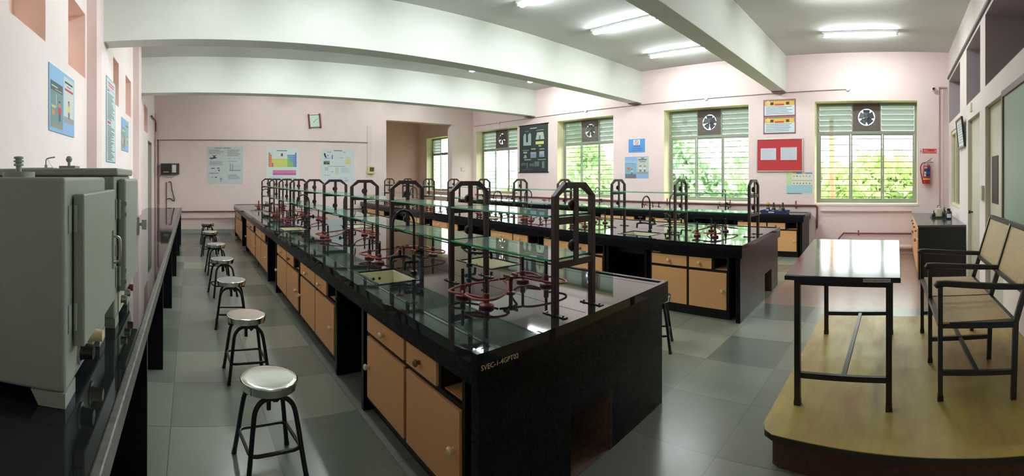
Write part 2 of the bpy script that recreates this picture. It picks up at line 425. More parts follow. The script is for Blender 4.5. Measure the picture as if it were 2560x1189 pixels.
# exhaust fans in the upper lights
def make_fan():
    r = thing('exhaust_fan', 'x', 'fan', (XW + 0.24, 0, ZS + 1.45))
    mb = MB(); n = 40; R = 0.17; S = 0.272
    for d, x in ((0, 0.0), (1, 0.05)):
        pass
    ring = []; sq = []
    for j in range(n):
        a = 2 * pi * j / n; c, s = cos(a), sin(a); k = S / max(abs(c), abs(s))
        ring.append((R * c, R * s)); sq.append((k * c, k * s))
    vs = [(0, y, z + 0.27) for y, z in sq] + [(0, y, z + 0.27) for y, z in ring] + [(0.05, y, z + 0.27) for y, z in sq] + [(0.05, y, z + 0.27) for y, z in ring]
    fs = []
    for j in range(n):
        q = (j + 1) % n
        fs += [(j, q, n + q, n + j), (2 * n + j, 3 * n + j, 3 * n + q, 2 * n + q), (j, 2 * n + j, 2 * n + q, q), (n + j, n + q, 3 * n + q, 3 * n + j)]
    mb.add(vs, fs); mb.build('housing', M_fan, r)
    mb = MB()
    for k in range(5):
        a0 = 2 * pi * k / 5 + 0.3; p = []
        for t, w in ((0.03, 0.022), (0.08, 0.06), (0.15, 0.072)):
            p.append((t, w))
        for side in (0,):
            vs = []
            for t, w in p:
                for sg in (-1, 1):
                    y = t * cos(a0) - sg * w * sin(a0); z = t * sin(a0) + sg * w * cos(a0)
                    vs.append((0.028 + sg * 0.012, y, z + 0.27)); vs.append((0.031 + sg * 0.012, y, z + 0.27))
            for q in range(2):
                b = q * 4
                mb.hexa([vs[b], vs[b + 2], vs[b + 3], vs[b + 1], vs[b + 4], vs[b + 6], vs[b + 7], vs[b + 5]])
    mb.build('blades', M_fandark, r)
    MB().lathe([(0.0, 0.0), (0.035, 0.0), (0.04, 0.03), (0.03, 0.05), (0, 0.05)], 16, (0, 0, 0.27), axis='X').build('hub', M_fan, r)
    mb = MB()
    for k in range(3):
        a = pi * k / 3; mb.bar((0.046, -R * cos(a), 0.27 - R * sin(a)), (0.046, R * cos(a), 0.27 + R * sin(a)), 0.008, 0.006)
    mb.build('guard', M_fan, r)
    return r
f0 = make_fan()
FL = ['dusty square exhaust fan in the window beside the fire extinguisher', 'square exhaust fan in the window next to the red notice board',
      'square exhaust fan in the window beside the two small blue posters', 'square exhaust fan in the window beside the black hanging chart']
for i in range(4):
    a, b = WIN[i]; l = (XW + 0.24, (a + b) / 2, ZS + 1.455)
    if i == 0: f0.location = l; f0['label'] = FL[0]; f0['group'] = 'exhaust fans in the windows'; f0.scale = (1, 1, 1)
    else: dup(f0, FL[i], l)

# small interior window, doors and fittings of the front wall
W6 = struct(thing('window_6', None, None, (7.79, YF - 0.03, 0.97)))
mb = MB()
for (x0, x1, z0, z1) in ((-0.56, 0.56, 0.01, 0.06), (-0.56, 0.56, 1.3, 1.36), (-0.56, -0.5, 0.06, 1.3), (0.5, 0.56, 0.06, 1.3), (-0.03, 0.03, 0.06, 1.3)):
    mb.box(x0, x1, -0.05, 0.02, z0, z1)
mb.build('frame', M_cream, W6)
MB().box(-0.5, 0.5, -0.03, -0.026, 0.06, 1.3).build('pane', mat('smoky_interior_pane', (96, 92, 92), 0.1), W6)
D = struct(thing('door_1', None, None, (5.9, YF - 0.085, 0)))
MB().box(-0.45, 0.45, 0, 0.035, 0.01, 2.29).build('leaf', M_beige, D)
MB().lathe([(0, 0), (0.012, 0), (0.012, 0.03), (0.024, 0.035), (0.022, 0.06), (0, 0.065)], 14, (0.34, 0.035, 1.0), axis='Y').build('door_handle', M_black, D)
D = struct(thing('door_2', None, None, (4.645, YF - 0.085, 0)))
MB().box(-0.43, 0.43, 0, 0.03, 0.01, 2.29).build('leaf', M_beige, D)
MB().box(0.0, 0.3, 0.03, 0.036, 1.2, 1.72).build('vision_panel', mat('dark_red_glass', (64, 42, 42), 0.6, spec=0.2), D)
o = tag(MB().box(-0.06, 0.06, 0, 0.035, 0, 0.17).build('switch_plate', M_beige, loc=(5.19, YF, 1.22), bevel=0.006), 'small beige box on the wall pier beside the doorway', 'switch')
o = tag(MB().box(-0.05, 0.05, 0, 0.012, 0, 0.12).build('wall_plaque', mat('yellowed_plastic', (212, 200, 150), 0.5), loc=(6.05, YF, 2.38), bevel=0.003), 'small yellowed plate above the narrow doorway', 'plate')
F = thing('framed_notice', 'black framed white notice hanging tilted between doorway and small window', 'frame', (6.83, YF + 0.005, 1.94), 0)
mb = MB()
for (x0, x1, z0, z1) in ((-0.31, 0.31, 0, 0.025), (-0.31, 0.31, 0.42, 0.445), (-0.31, -0.285, 0.025, 0.42), (0.285, 0.31, 0.025, 0.42)):
    mb.hexa([(x0, z0 * 0.1, z0), (x1, z0 * 0.1, z0), (x1, 0.03 + z0 * 0.1, z0), (x0, 0.03 + z0 * 0.1, z0), (x0, z1 * 0.1, z1), (x1, z1 * 0.1, z1), (x1, 0.03 + z1 * 0.1, z1), (x0, 0.03 + z1 * 0.1, z1)])
mb.build('frame', M_black, F)
mb = MB(); mb.hexa([(-0.285, 0.01, 0.025), (0.285, 0.01, 0.025), (0.285, 0.02, 0.025), (-0.285, 0.02, 0.025), (-0.285, 0.05, 0.42), (0.285, 0.05, 0.42), (0.285, 0.06, 0.42), (-0.285, 0.06, 0.42)])
for k in range(8):
    z = 0.08 + k * 0.038; y = 0.0205 + (z - 0.025) * 0.1013
    mb.box(-0.24, 0.22 - 0.05 * (k % 3), y, y + 0.0008, z, z + 0.008, 1)
mb.build('notice_sheet', [M_paper, flat((120, 124, 126))], F)
BB = thing('chalkboard', 'large pale green chalkboard with a maroon frame on the wall behind the chairs', 'chalkboard', (2.7, YF, 1.1))
MB().box(-1.35, 1.35, 0.004, 0.03, 0, 1.13).build('writing_surface', M_board, BB)
mb = MB(); mb.box(-1.40, 1.40, 0, 0.045, 1.13, 1.19); mb.box(-1.40, -1.35, 0, 0.045, 0, 1.13); mb.box(1.35, 1.40, 0, 0.045, 0, 1.13); mb.box(-1.40, 1.40, 0, 0.045, -0.05, 0)
mb.build('frame', M_boardframe, BB, bevel=0.004)
MB().box(-1.40, 1.40, 0.045, 0.13, -0.05, -0.03).build('chalk_ledge', M_boardframe, BB)
tag(MB().box(-0.07, 0.07, -0.03, 0.03, 0, 0.045).build('chalk_box', mat('yellow_card', (196, 178, 112), 0.6), loc=(3.98, YF + 0.085, 1.072), rotz=0.1), 'small yellowish box on the end of the chalkboard ledge', 'box')

# ------------------------------------------------------------------ lab benches
class Bench:
    def __init__(s, x, y, sh, t, wid, length): s.x, s.y, s.sh, s.t, s.w, s.l = x, y, sh, t, wid, length; s.rot = -atan(sh)
    def p(s, u, v, z=0.0): return (s.x + u + s.sh * v, s.y + v + s.t * u, z)
    def m(s): return lambda u, v, z: s.p(u, v, z)

def rect_minus(rect, holes):
    u0, u1, v0, v1 = rect
    holes = [h for h in holes if h[1] > u0 and h[0] < u1 and h[3] > v0 and h[2] < v1]
    holes = [(max(h[0], u0), min(h[1], u1), max(h[2], v0), min(h[3], v1)) for h in holes]
    us = sorted({u0, u1} | {h[0] for h in holes} | {h[1] for h in holes}); vs = sorted({v0, v1} | {h[2] for h in holes} | {h[3] for h in holes})
    out = []
    for a, b in zip(us, us[1:]):
        run = None
        for c, d in zip(vs, vs[1:]):
            inside = any(h[0] <= a + 1e-6 and h[1] >= b - 1e-6 and h[2] <= c + 1e-6 and h[3] >= d - 1e-6 for h in holes)
            if not inside: run = (run[0], d) if run else (c, d)
            elif run: out.append((a, b) + run); run = None
        if run: out.append((a, b) + run)
    return out

def make_bench(B, label, sinks, units, knees, wall_side=False, niche=None, group='black topped laboratory benches'):
    r = thing('lab_bench', label, 'bench', B.p(0, 0), 0, group)
    def fin(mb, name, mats, bevel=0.0, parent=None):
        o = mb.map(lambda u, v, z: tuple(a - b for a, b in zip(B.p(u, v, z), B.p(0, 0)))).build(name, mats, parent or r, bevel=bevel)
        return o
    w, l = B.w, B.l
    mb = MB()
    for a, b, c, d in rect_minus((0, w, 0, l), sinks): mb.box(a, b, c, d, HB - 0.04, HB, 0)
    for (a, b, c, d) in ((0.0, 0.03, 0, l), (w - 0.03, w, 0, l), (0.03, w - 0.03, 0, 0.03), (0.03, w - 0.03, l - 0.03, l)):
        mb.box(a, b, c, d, HB, HB + 0.007, 0)
        mb.box(a, b, c, d, HB - 0.125, HB - 0.04, 1)
    for (a, b, c, d) in sinks:   # splash rim round each sink
        for q in ((a - 0.02, a, c - 0.02, d + 0.02), (b, b + 0.02, c - 0.02, d + 0.02), (a, b, c - 0.02, c), (a, b, d, d + 0.02)):
            mb.box(*q, HB, HB + 0.004, 0)
    for u in (0.105, w * 0.47, w - 0.105):
        for a, b, c, d in rect_minus((u - 0.002, u + 0.002, 0.03, l - 0.03), [(p - 0.02, q + 0.02, r_ - 0.02, t_ + 0.02) for p, q, r_, t_ in sinks]): mb.box(a, b, c, d, HB, HB + 0.0004, 2)
    fin(mb, 'countertop', [M_granite, M_granite_side, mat('dark_joint', (8, 8, 8), 0.8, spec=0.1)])
    # end panel with optional niche
    mb = MB()
    z1 = HB - 0.04
    if niche:
        a, b, zt = niche
        mb.box(0.03, a, 0.03, 0.08, 0, z1); mb.box(b, w - 0.03, 0.03, 0.08, 0, z1); mb.box(a, b, 0.03, 0.08, zt, z1)
        mb.box(a - 0.03, a, 0.08, 0.5, 0, zt, 0); mb.box(b, b + 0.03, 0.03, 0.5, 0, zt, 1); mb.box(a, b, 0.5, 0.53, 0, zt, 0); mb.box(a, b, 0.08, 0.53, zt, zt + 0.03, 0)
        mb.box(b - 0.004, b, 0.034, 0.5, 0, zt - 0.002, 1); mb.box(a, b, 0.034, 0.5, 0.0005, 0.006, 1)
    else: mb.box(0.03, w - 0.03, 0.03, 0.08, 0, z1)
    fin(mb, 'end_panel', [M_granite_side, mat('rough_plaster', (104, 84, 68), 0.9, noise=0.35, nscale=40)])
    fin(MB().box(0.03, w - 0.03, l - 0.08, l - 0.03, 0, z1), 'end_panel', M_granite_side)
    mb = MB(); mb.box(0.49, 0.51, 0.08, l - 0.08, 0, z1 - 0.2)
    if not wall_side: mb.box(w - 0.06, w - 0.03, 0.08, l - 0.08, 0, z1)
    fin(mb, 'core_panel', M_granite_side)
    for (a, b) in knees:
        for v in (a + 0.02, b - 0.02):
            fin(MB().box(0.03, 0.49, v - 0.018, v + 0.018, 0, HB - 0.126), 'pier', M_granite_side)
    for (a, b, c, d) in sinks:
        mb = MB(); e = 0.012; zt = HB - 0.008; zb = HB - 0.2
        mb.box(a + 0.001, a + e, c, d, zb, zt); mb.box(b - e, b - 0.001, c, d, zb, zt); mb.box(a + e, b - e, c, c + e, zb, zt); mb.box(a + e, b - e, d - e, d, zb, zt)
        mb.box(a, b, c, d, zb - 0.012, zb)
        mb.box(a - 0.004, a + 0.0005, c - 0.004, d + 0.004, zb - 0.016, zt - 0.034, 1); mb.box(b - 0.0005, b + 0.004, c - 0.004, d + 0.004, zb - 0.016, zt - 0.034, 1); mb.box(a, b, c - 0.004, c, zb - 0.016, zt - 0.034, 1); mb.box(a, b, d, d + 0.004, zb - 0.016, zt - 0.034, 1); mb.box(a - 0.004, b + 0.004, c - 0.004, d + 0.004, zb - 0.02, zb - 0.0125, 1)  # black shell added round the cream basin, painting in the kneehole's shade
        for q in (-0.025, 0.025):
            mb.cyl(((a + b) / 2 + q, d - e - 0.002, zt - 0.05), ((a + b) / 2 + q, d - e + 0.001, zt - 0.05), 0.011, 10, 1)
        mb.cyl(((a + b) / 2, (c + d) / 2, zb), ((a + b) / 2, (c + d) / 2, zb + 0.003), 0.03, 12, 1)
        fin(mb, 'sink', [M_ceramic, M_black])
    return r

def make_cabinet(W, knobs=('c', 'c', 'c', 'b'), D=0.425):
    """front faces -Y locally; x to the right"""
    r = thing('bench_cabinet', 'x', 'cabinet')
    Hh = HB - 0.128; t = 0.022; wl = W * 0.505
    mb = MB()
    mb.box(0, t, 0, D, 0.09, Hh); mb.box(W - t, W, 0, D, 0.09, Hh); mb.box(t, W - t, 0, D, 0.09, 0.09 + t); mb.box(t, W - t, 0, D, Hh - t, Hh)
    mb.box(wl - t / 2, wl + t / 2, 0, D, 0.09 + t, Hh - t); mb.box(t, W - t, D - 0.01, D, 0.09 + t, Hh - t)
    zr = 0.5
    mb.box(t, wl - t / 2, 0, D - 0.02, zr, zr + t); mb.box(wl + t / 2, W - t, 0, D - 0.02, zr, zr + t)
    xd = wl + (W - wl) * 0.60
    mb.box(xd, xd + t, 0, D - 0.02, zr + t, Hh - t)
    mb.box(0.01, W - 0.01, 0.05, D - 0.02, 0, 0.09)
    mb.box(W - t - 0.006, W - t, 0.012, D - 0.02, zr + t, Hh - t, 1)
    mb.box(xd + t, W - t, 0.02, D - 0.02, zr + t, zr + t + 0.004, 1)
    mb.build('carcass', [M_blackwood, M_lam], r)
    MB().box(0.03, 0.13, -0.003, 0.0, Hh - 0.018, Hh - 0.002).build('label_plate', M_label, r)
    kn = [(0, 0), (0.011, 0), (0.009, 0.012), (0.018, 0.02), (0.019, 0.028), (0.012, 0.035), (0, 0.036)]
    def knob(par, x, z, k):
        MB().lathe([(a, -b) for a, b in kn], 14, (x, -0.012, z), axis='Y').build('knob', M_knob if k == 'c' else M_knobbrown, par)['label'] = 'cream round knob' if k == 'c' else 'dark brown round knob'
    g = 0.004
    d = MB().box(t + g, wl - t / 2 - g, -0.012, 0.006, 0.09 + t + g, zr - g).build('door', M_lam, r, bevel=0.0015, seg=1); knob(d, t + 0.035, 0.315, knobs[0])
    d = MB().box(wl + t / 2 + g, W - t - g, -0.012, 0.006, 0.09 + t + g, zr - g).build('door', M_lam, r, bevel=0.0015, seg=1); knob(d, W - t - 0.045, 0.315, knobs[1])
    d = MB().box(t + g, wl - t / 2 - g, -0.012, 0.006, zr + t + g, Hh - t - g).build('drawer', M_lam, r, bevel=0.0015, seg=1); knob(d, (t + wl) / 2, (zr + Hh) / 2, knobs[2])
    d = MB().box(wl + t / 2 + g, xd - g, -0.012, 0.006, zr + t + g, Hh - t - g).build('drawer', M_lam, r, bevel=0.0015, seg=1); knob(d, (wl + xd) / 2, (zr + Hh) / 2, knobs[3])
    return r

BA = Bench(1.035, 1.40, 0.006, 0.035, 1.57, 10.05)
BBn = Bench(4.262, 1.53, 0.044, 0.04, 1.76, 10.4)
BC = Bench(8.05, 1.70, 0.0, 0.0, 0.70, 10.2)
unitsA = [(0.12, 1.25), (1.83, 3.02), (3.03, 4.28), (4.96, 6.26), (6.27, 7.58), (8.32, 9.95)]
kneesA = [(1.25, 1.83), (4.28, 4.96), (7.58, 8.32)]
sA = [(0.145, 0.445, 1.26, 1.66), (1.075, 1.375, 1.24, 1.68), (0.145, 0.47, 4.32, 4.74), (1.1, 1.42, 4.3, 4.75), (0.16, 0.48, 7.62, 7.96), (1.1, 1.42, 7.62, 7.96)]
make_bench(BA, 'long black topped bench closest to the row of steel stools', sA, unitsA, kneesA, niche=(0.60, 0.93, 0.32))
unitsB = [(0.12, 1.17), (1.77, 2.96), (2.97, 4.22), (4.9, 6.2), (6.21, 7.5), (8.3, 10.2)]
kneesB = [(1.17, 1.77), (4.22, 4.9), (7.5, 8.3)]
sB = [(0.2, 0.53, 1.25, 1.68), (1.22, 1.54, 1.25, 1.68), (0.2, 0.52, 4.36, 4.76), (1.22, 1.54, 4.36, 4.76), (0.2, 0.52, 7.7, 8.1)]
make_bench(BBn, 'long black topped bench standing in the middle of the room', sB, unitsB, kneesB, niche=(1.02, 1.36, 0.3))
unitsC = [(0.1, 1.33), (2.2, 3.4), (3.41, 4.6), (5.4, 6.6), (6.61, 7.8), (8.6, 9.9)]
kneesC = [(1.33, 2.2), (4.6, 5.4), (7.8, 8.6)]
sC = [(0.2, 0.48, 1.55, 1.95), (0.2, 0.48, 4.8, 5.2), (0.2, 0.48, 8.0, 8.4)]
make_bench(BC, 'long black topped bench along the wall under the windows', sC, unitsC, kneesC, wall_side=True)

bn = {0: 'in the bench beside the steel stools', 1: 'in the middle bench', 2: 'in the bench under the windows'}
for bi, (B, units) in enumerate(((BA, unitsA), (BBn, unitsB), (BC, unitsC))):
    for k, (a, b) in enumerate(units):
        gp = (0.025, 0.04, 0.015)[bi]
        c = make_cabinet(b - a - 2 * gp, ('c', 'c', 'c', 'b') if (k + bi) % 2 == 0 else ('c', 'c', 'c', 'c'))
        c.location = B.p(0.045, b - gp); c.rotation_euler = (0, 0, -pi / 2 + B.rot)
        pos = 'orange door cabinet at the near end' if k == 0 else ('orange door cabinet at the far end' if k == len(units) - 1 else ORD[k] + ' orange door cabinet from the near end')
        tag(c, pos + ' ' + bn[bi], 'cabinet', 'orange door cabinets ' + bn[bi])

tv, tf, tw, th = text_mesh('SVEC-1-4GPT02', 0.03)
rb = [o for o in COL.objects if o.name.startswith('lab_bench')][0]
mb = MB(); mb.add([(BA.p(0.02 + x, 0, 0)[0] - BA.p(0, 0)[0], BA.p(0.02 + x, 0)[1] - BA.p(0, 0)[1] - 0.0008 - z, HB - 0.062 + y) for x, y, z in tv], tf)
mb.build('painted_code', mat('cream_marking_paint', (206, 178, 134), 0.6), rb, sharp=30)

# ------------------------------------------------------------------ shelf stands and glass shelves
def make_stand():
    r = thing('shelf_stand', 'x', 'shelf stand')
    hw = 0.145; w = 0.032; t = 0.03; zb = 0.597; zt = 0.668; xs = 0.08
    for s in (-1, 1):
        mb = MB(); mb.box(s * hw - w / 2, s * hw + w / 2, -t / 2, t / 2, 0.003, zb)
        mb.prism([(s * (hw + w / 2), zb), (s * (hw - w / 2), zb), (s * (xs - w * 0.35), zt - w), (s * xs, zt)], lambda a, b, d: (a, d, b), -t / 2, t / 2)
        mb.build('post', M_rack, r, bevel=0.002, seg=1)
        mb = MB(); mb.box(s * hw - 0.013, s * hw + 0.013, -0.075, 0.075, 0, 0.005); mb.cyl((s * hw, -0.055, 0.004), (s * hw, -0.055, 0.011), 0.006, 8); mb.cyl((s * hw, 0.055, 0.004), (s * hw, 0.055, 0.011), 0.006, 8)
        mb.build('foot_plate', M_foot, r)
    MB().prism([(-xs, zt), (xs, zt), (xs - w * 0.35, zt - w), (-xs + w * 0.35, zt - w)], lambda a, b, d: (a, d, b), -t / 2, t / 2).build('top_bar', M_rack, r, bevel=0.002, seg=1)
    for z in (0.268, 0.49):
        MB().box(-hw + w / 2, hw - w / 2, -t / 2, t / 2, z - 0.036, z).build('crossbar', M_rack, r, bevel=0.002, seg=1)
    MB().box(-w / 2, w / 2, -t * 0.62, -t * 0.22, 0.268, zt - w).build('centre_bar', M_rack, r)
    for z in (0.335, 0.548):
        MB().lathe([(0, -0.012), (0.029, -0.012), (0.033, 0), (0.029, 0.012), (0, 0.012)], 18, (0, 0.006, z), axis='Y').build('disc', M_rack, r)
    return r
VA = [0.13, 1.08, 2.01, 2.99, 4.0, 4.99, 6.0, 6.99, 8.07, 9.15]
VB = [0.12, 1.12, 2.14, 3.21, 4.30, 5.43, 6.56, 7.72, 8.90, 10.15]
st0 = make_stand(); used = False
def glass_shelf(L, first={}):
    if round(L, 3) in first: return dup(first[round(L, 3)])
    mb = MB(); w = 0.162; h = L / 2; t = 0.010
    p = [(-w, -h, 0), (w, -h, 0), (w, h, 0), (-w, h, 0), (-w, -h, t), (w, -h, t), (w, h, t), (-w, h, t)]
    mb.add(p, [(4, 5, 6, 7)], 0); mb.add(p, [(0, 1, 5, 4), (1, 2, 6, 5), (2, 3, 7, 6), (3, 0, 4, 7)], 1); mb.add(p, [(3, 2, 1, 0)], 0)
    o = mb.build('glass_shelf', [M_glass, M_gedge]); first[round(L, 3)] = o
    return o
for bi, (B, V, uc) in enumerate(((BA, VA, 0.745), (BBn, VB, 0.83))):
    bname = 'the bench beside the stools' if bi == 0 else 'the middle bench'
    for k, v in enumerate(V):
        l = B.p(uc, v, HB + 0.0006)
        lab = ('arched maroon steel shelf stand at the near end of ' if k == 0 else 'arched maroon steel shelf stand at the far end of ' if k == 9 else ORD[k] + ' arched maroon shelf stand from the near end of ') + bname
        if not used: s = st0; used = True
        else: s = dup(st0)
        s.location = l; s.rotation_euler = (0, 0, B.rot); tag(s, lab, None, 'shelf stands on ' + bname)
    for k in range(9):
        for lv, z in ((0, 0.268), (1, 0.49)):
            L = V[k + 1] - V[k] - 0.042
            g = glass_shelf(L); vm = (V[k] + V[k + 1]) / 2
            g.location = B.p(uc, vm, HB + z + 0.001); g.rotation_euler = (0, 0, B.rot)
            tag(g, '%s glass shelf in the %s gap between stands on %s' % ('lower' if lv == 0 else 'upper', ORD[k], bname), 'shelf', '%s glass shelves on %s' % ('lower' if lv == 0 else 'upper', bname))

# ------------------------------------------------------------------ gas taps, burners and hoses
def make_burner():
    r = thing('gas_burner', 'x', 'burner')
    MB().lathe([(0, 0), (0.04, 0), (0.042, 0.012), (0.034, 0.02), (0.018, 0.024), (0, 0.024)], 20).build('base', M_redbase, r)
    MB().lathe([(0, 0.024), (0.0165, 0.024), (0.0165, 0.07), (0.012, 0.075), (0, 0.075)], 16).build('collar', M_redbase, r)
    MB().cyl((0, 0, 0.075), (0, 0, 0.165), 0.0095, 12).build('barrel', M_burner, r)
    return r
def make_turret():
    r = thing('gas_tap', 'x', 'gas tap')
    MB().lathe([(0, 0), (0.028, 0), (0.026, 0.008), (0.012, 0.012), (0.012, 0.075), (0.018, 0.08), (0.018, 0.1), (0, 0.104)], 16).build('column', M_redbase, r)
    for a in (0.35, 2.79, 3.49, 5.93):
        mb = MB(); d = Vector((cos(a), sin(a), 0)); mb.cyl(d * 0.012 + Vector((0, 0, 0.088)), d * 0.07 + Vector((0, 0, 0.088)), 0.007, 10)
        mb.box(d.x * 0.035 - 0.004, d.x * 0.035 + 0.004, d.y * 0.035 - 0.014, d.y * 0.035 + 0.014, 0.096, 0.112)
        mb.build('nozzle', M_redbase, r)
    return r
BO = [(-0.28, 0.10), (-0.29, -0.14), (0.25, 0.17), (0.28, -0.02)]
AN = [2.79, 3.49, 0.35, 5.93]
def catmull(P, n=7):
    P = [Vector(p) for p in P]; out = []
    for i in range(len(P) - 1):
        p0 = P[max(0, i - 1)]; p1 = P[i]; p2 = P[i + 1]; p3 = P[min(len(P) - 1, i + 2)]
        for k in range(n):
            t = k / n
            out.append(0.5 * ((2 * p1) + (-p0 + p2) * t + (2 * p0 - 5 * p1 + 4 * p2 - p3) * t * t + (-p0 + 3 * p1 - 3 * p2 + p3) * t ** 3))
    out.append(P[-1]); return out
def hose_pts(k):
    bx, by = BO[k]; a = AN[k]; sx = 1 if bx > 0 else -1
    n0 = Vector((cos(a) * 0.078, sin(a) * 0.078, 0.088))
    if k in (0, 2):
        return catmull([n0, (sx * 0.14, by * 0.9, 0.07), (sx * 0.25, by + 0.055, 0.05), (sx * (abs(bx) + 0.085), by + 0.015, 0.045), (sx * (abs(bx) + 0.06), by * 0.35, 0.04), (bx + sx * 0.018, by - 0.022, 0.04)])
    return catmull([n0, (sx * 0.10, -0.09, 0.08), (sx * 0.18, -0.165, 0.06), (sx * 0.28, -0.185, 0.046), (sx * (abs(bx) + 0.06), -0.12, 0.045), (sx * (abs(bx) + 0.055), -0.02, 0.05), (bx + sx * 0.012, by + 0.025, 0.045)])
b0 = make_burner(); t0 = make_turret(); h0 = []
for k in range(4):
    h0.append(MB().tube(hose_pts(k), 0.0066, 8).build('rubber_hose', M_hose))
SIDES = ['window side rear', 'x', 'x', 'x']
firstset = True
def place(src, first, loc, rz, label, cat, group):
    o = src if first else dup(src)
    o.location = loc; o.rotation_euler = (0, 0, rz); tag(o, label, cat, group); return o
SETA = [0.62, 2.03, 3.42, 5.47, 6.52, 8.6]
SETB = [0.62, 2.62, 3.75, 5.0, 7.12, 9.5]
corner = ['far stool side', 'near stool side', 'far window side', 'near window side']
for bi, (B, S, uc) in enumerate(((BA, SETA, 0.725), (BBn, SETB, 0.80))):
    bname = 'stool side bench' if bi == 0 else 'middle bench'
    for k, v in enumerate(S):
        wob = 0.0 if (bi == 0 and k < 2) else random.uniform(-0.1, 0.1)
        rz = B.rot + wob
        c = Vector(B.p(uc, v, HB + 0.0008)); R = Matrix.Rotation(rz, 3, 'Z')
        sname = '%s hose set from the near end of %s' % (ORD[k], bname)
        place(t0, firstset, c, rz, 'gas tap of the ' + sname, None, 'gas taps on the ' + bname)
        for q in range(4):
            place(b0, firstset and q == 0, c + R @ Vector((BO[q][0], BO[q][1], 0)), rz, '%s burner, %s' % (corner[q], sname), None, 'gas burners on the ' + bname)
            place(h0[q], firstset, c, rz, '%s red hose, %s' % (corner[q], sname), 'hose', 'red rubber hoses on the ' + bname)
        firstset = False
# three burner sets on the window bench, seen end on between the stands
for k, v in enumerate([3.6, 6.7, 8.9]):
    c = Vector(BC.p(0.36, v, HB + 0.0008)); nm = ['first', 'middle', 'last'][k]
    rz = pi / 2
    R = Matrix.Rotation(rz, 3, 'Z')
    place(t0, False, c, rz, 'gas tap in the %s hose set on the bench under the windows' % nm, None, 'gas taps on the bench under the windows')
    for q in range(2):
        place(b0, False, c + R @ Vector((BO[q][0], BO[q][1], 0)), rz, '%s burner in the %s hose set on the bench under the windows' % (('wall side', 'aisle side')[q == 0], nm), None, 'gas burners on the bench under the windows')
        place(h0[q], False, c, rz, '%s red hose in the %s set on the bench under the windows' % (('wall side', 'aisle side')[q == 0], nm), 'hose', 'red hoses on the bench under the windows')

# ------------------------------------------------------------------ water taps
def make_tap():
    """spout to -X"""
    r = thing('water_tap', 'x', 'tap')
    pts = [(0, 0, 0), (0, 0, 0.34)] + [(-0.085 + 0.085 * cos(a), 0, 0.36 + 0.095 * sin(a)) for a in [pi * i / 12 for i in range(0, 13)]] + [(-0.17, 0, 0.31)]
    MB().tube(pts, 0.0095, 10).build('gooseneck', M_tap, r)
    MB().lathe([(0, 0), (0.026, 0), (0.026, 0.012), (0.016, 0.02), (0.016, 0.16), (0.012, 0.17), (0, 0.17)], 14).build('column', M_tap, r)
    mb = MB(); mb.cyl((0.01, 0, 0.155), (0.045, 0, 0.155), 0.012, 12); mb.lathe([(0, 0.045), (0.026, 0.045), (0.028, 0.055), (0.026, 0.068), (0, 0.068)], 16, (0, 0, 0.155), axis='X')
    mb.build('valve_wheel', M_tap, r)
    for y in (-0.11, 0.11):
        z = 0.105
        mb = MB(); mb.tube(catmull([(0.0, 0, z - 0.01), (-0.01, y * 0.6, z), (-0.03, y, z), (-0.115, y, z), (-0.128, y, z - 0.006), (-0.132, y, z - 0.055)], 4), 0.0115, 10)
        o = mb.build('spout', M_tap, r)
        mb = MB(); mb.cyl((-0.06, y, z), (-0.06, y, z + 0.05), 0.012, 10); mb.build('valve', M_tap, o)
        mb = MB(); mb.cyl((-0.06, y, z + 0.05), (-0.06, y, z + 0.075), 0.006, 8); mb.bar((-0.09, y, z + 0.078), (-0.03, y, z + 0.078), 0.008, 0.008); mb.bar((-0.06, y - 0.03, z + 0.078), (-0.06, y + 0.03, z + 0.078), 0.008, 0.008)
        mb.build('valve', M_taph, o)
    return r
tp0 = make_tap(); ft = True
for bi, (B, S) in enumerate(((BA, sA), (BBn, sB), (BC, sC))):
    bname = ('the bench beside the stools', 'the middle bench', 'the bench under the windows')[bi]
    for k, (a, b, c, d) in enumerate(S):
        east = (a > B.w / 2) and bi < 2
        u = (a - 0.05) if east else (b + 0.07)
        l = B.p(u, (c + d) / 2, HB + 0.0008); rz = B.rot + (pi if east else 0)
        row = k if bi == 2 else (k // 2)
        lab = 'black gooseneck tap at the %s %ssink of %s' % (('near', 'middle', 'far')[row], '' if bi == 2 else ('window side ' if east else 'stool side '), bname)
        o = tp0 if ft else dup(tp0); ft = False
        o.location = l; o.rotation_euler = (0, 0, rz); tag(o, lab, None, 'gooseneck water taps')

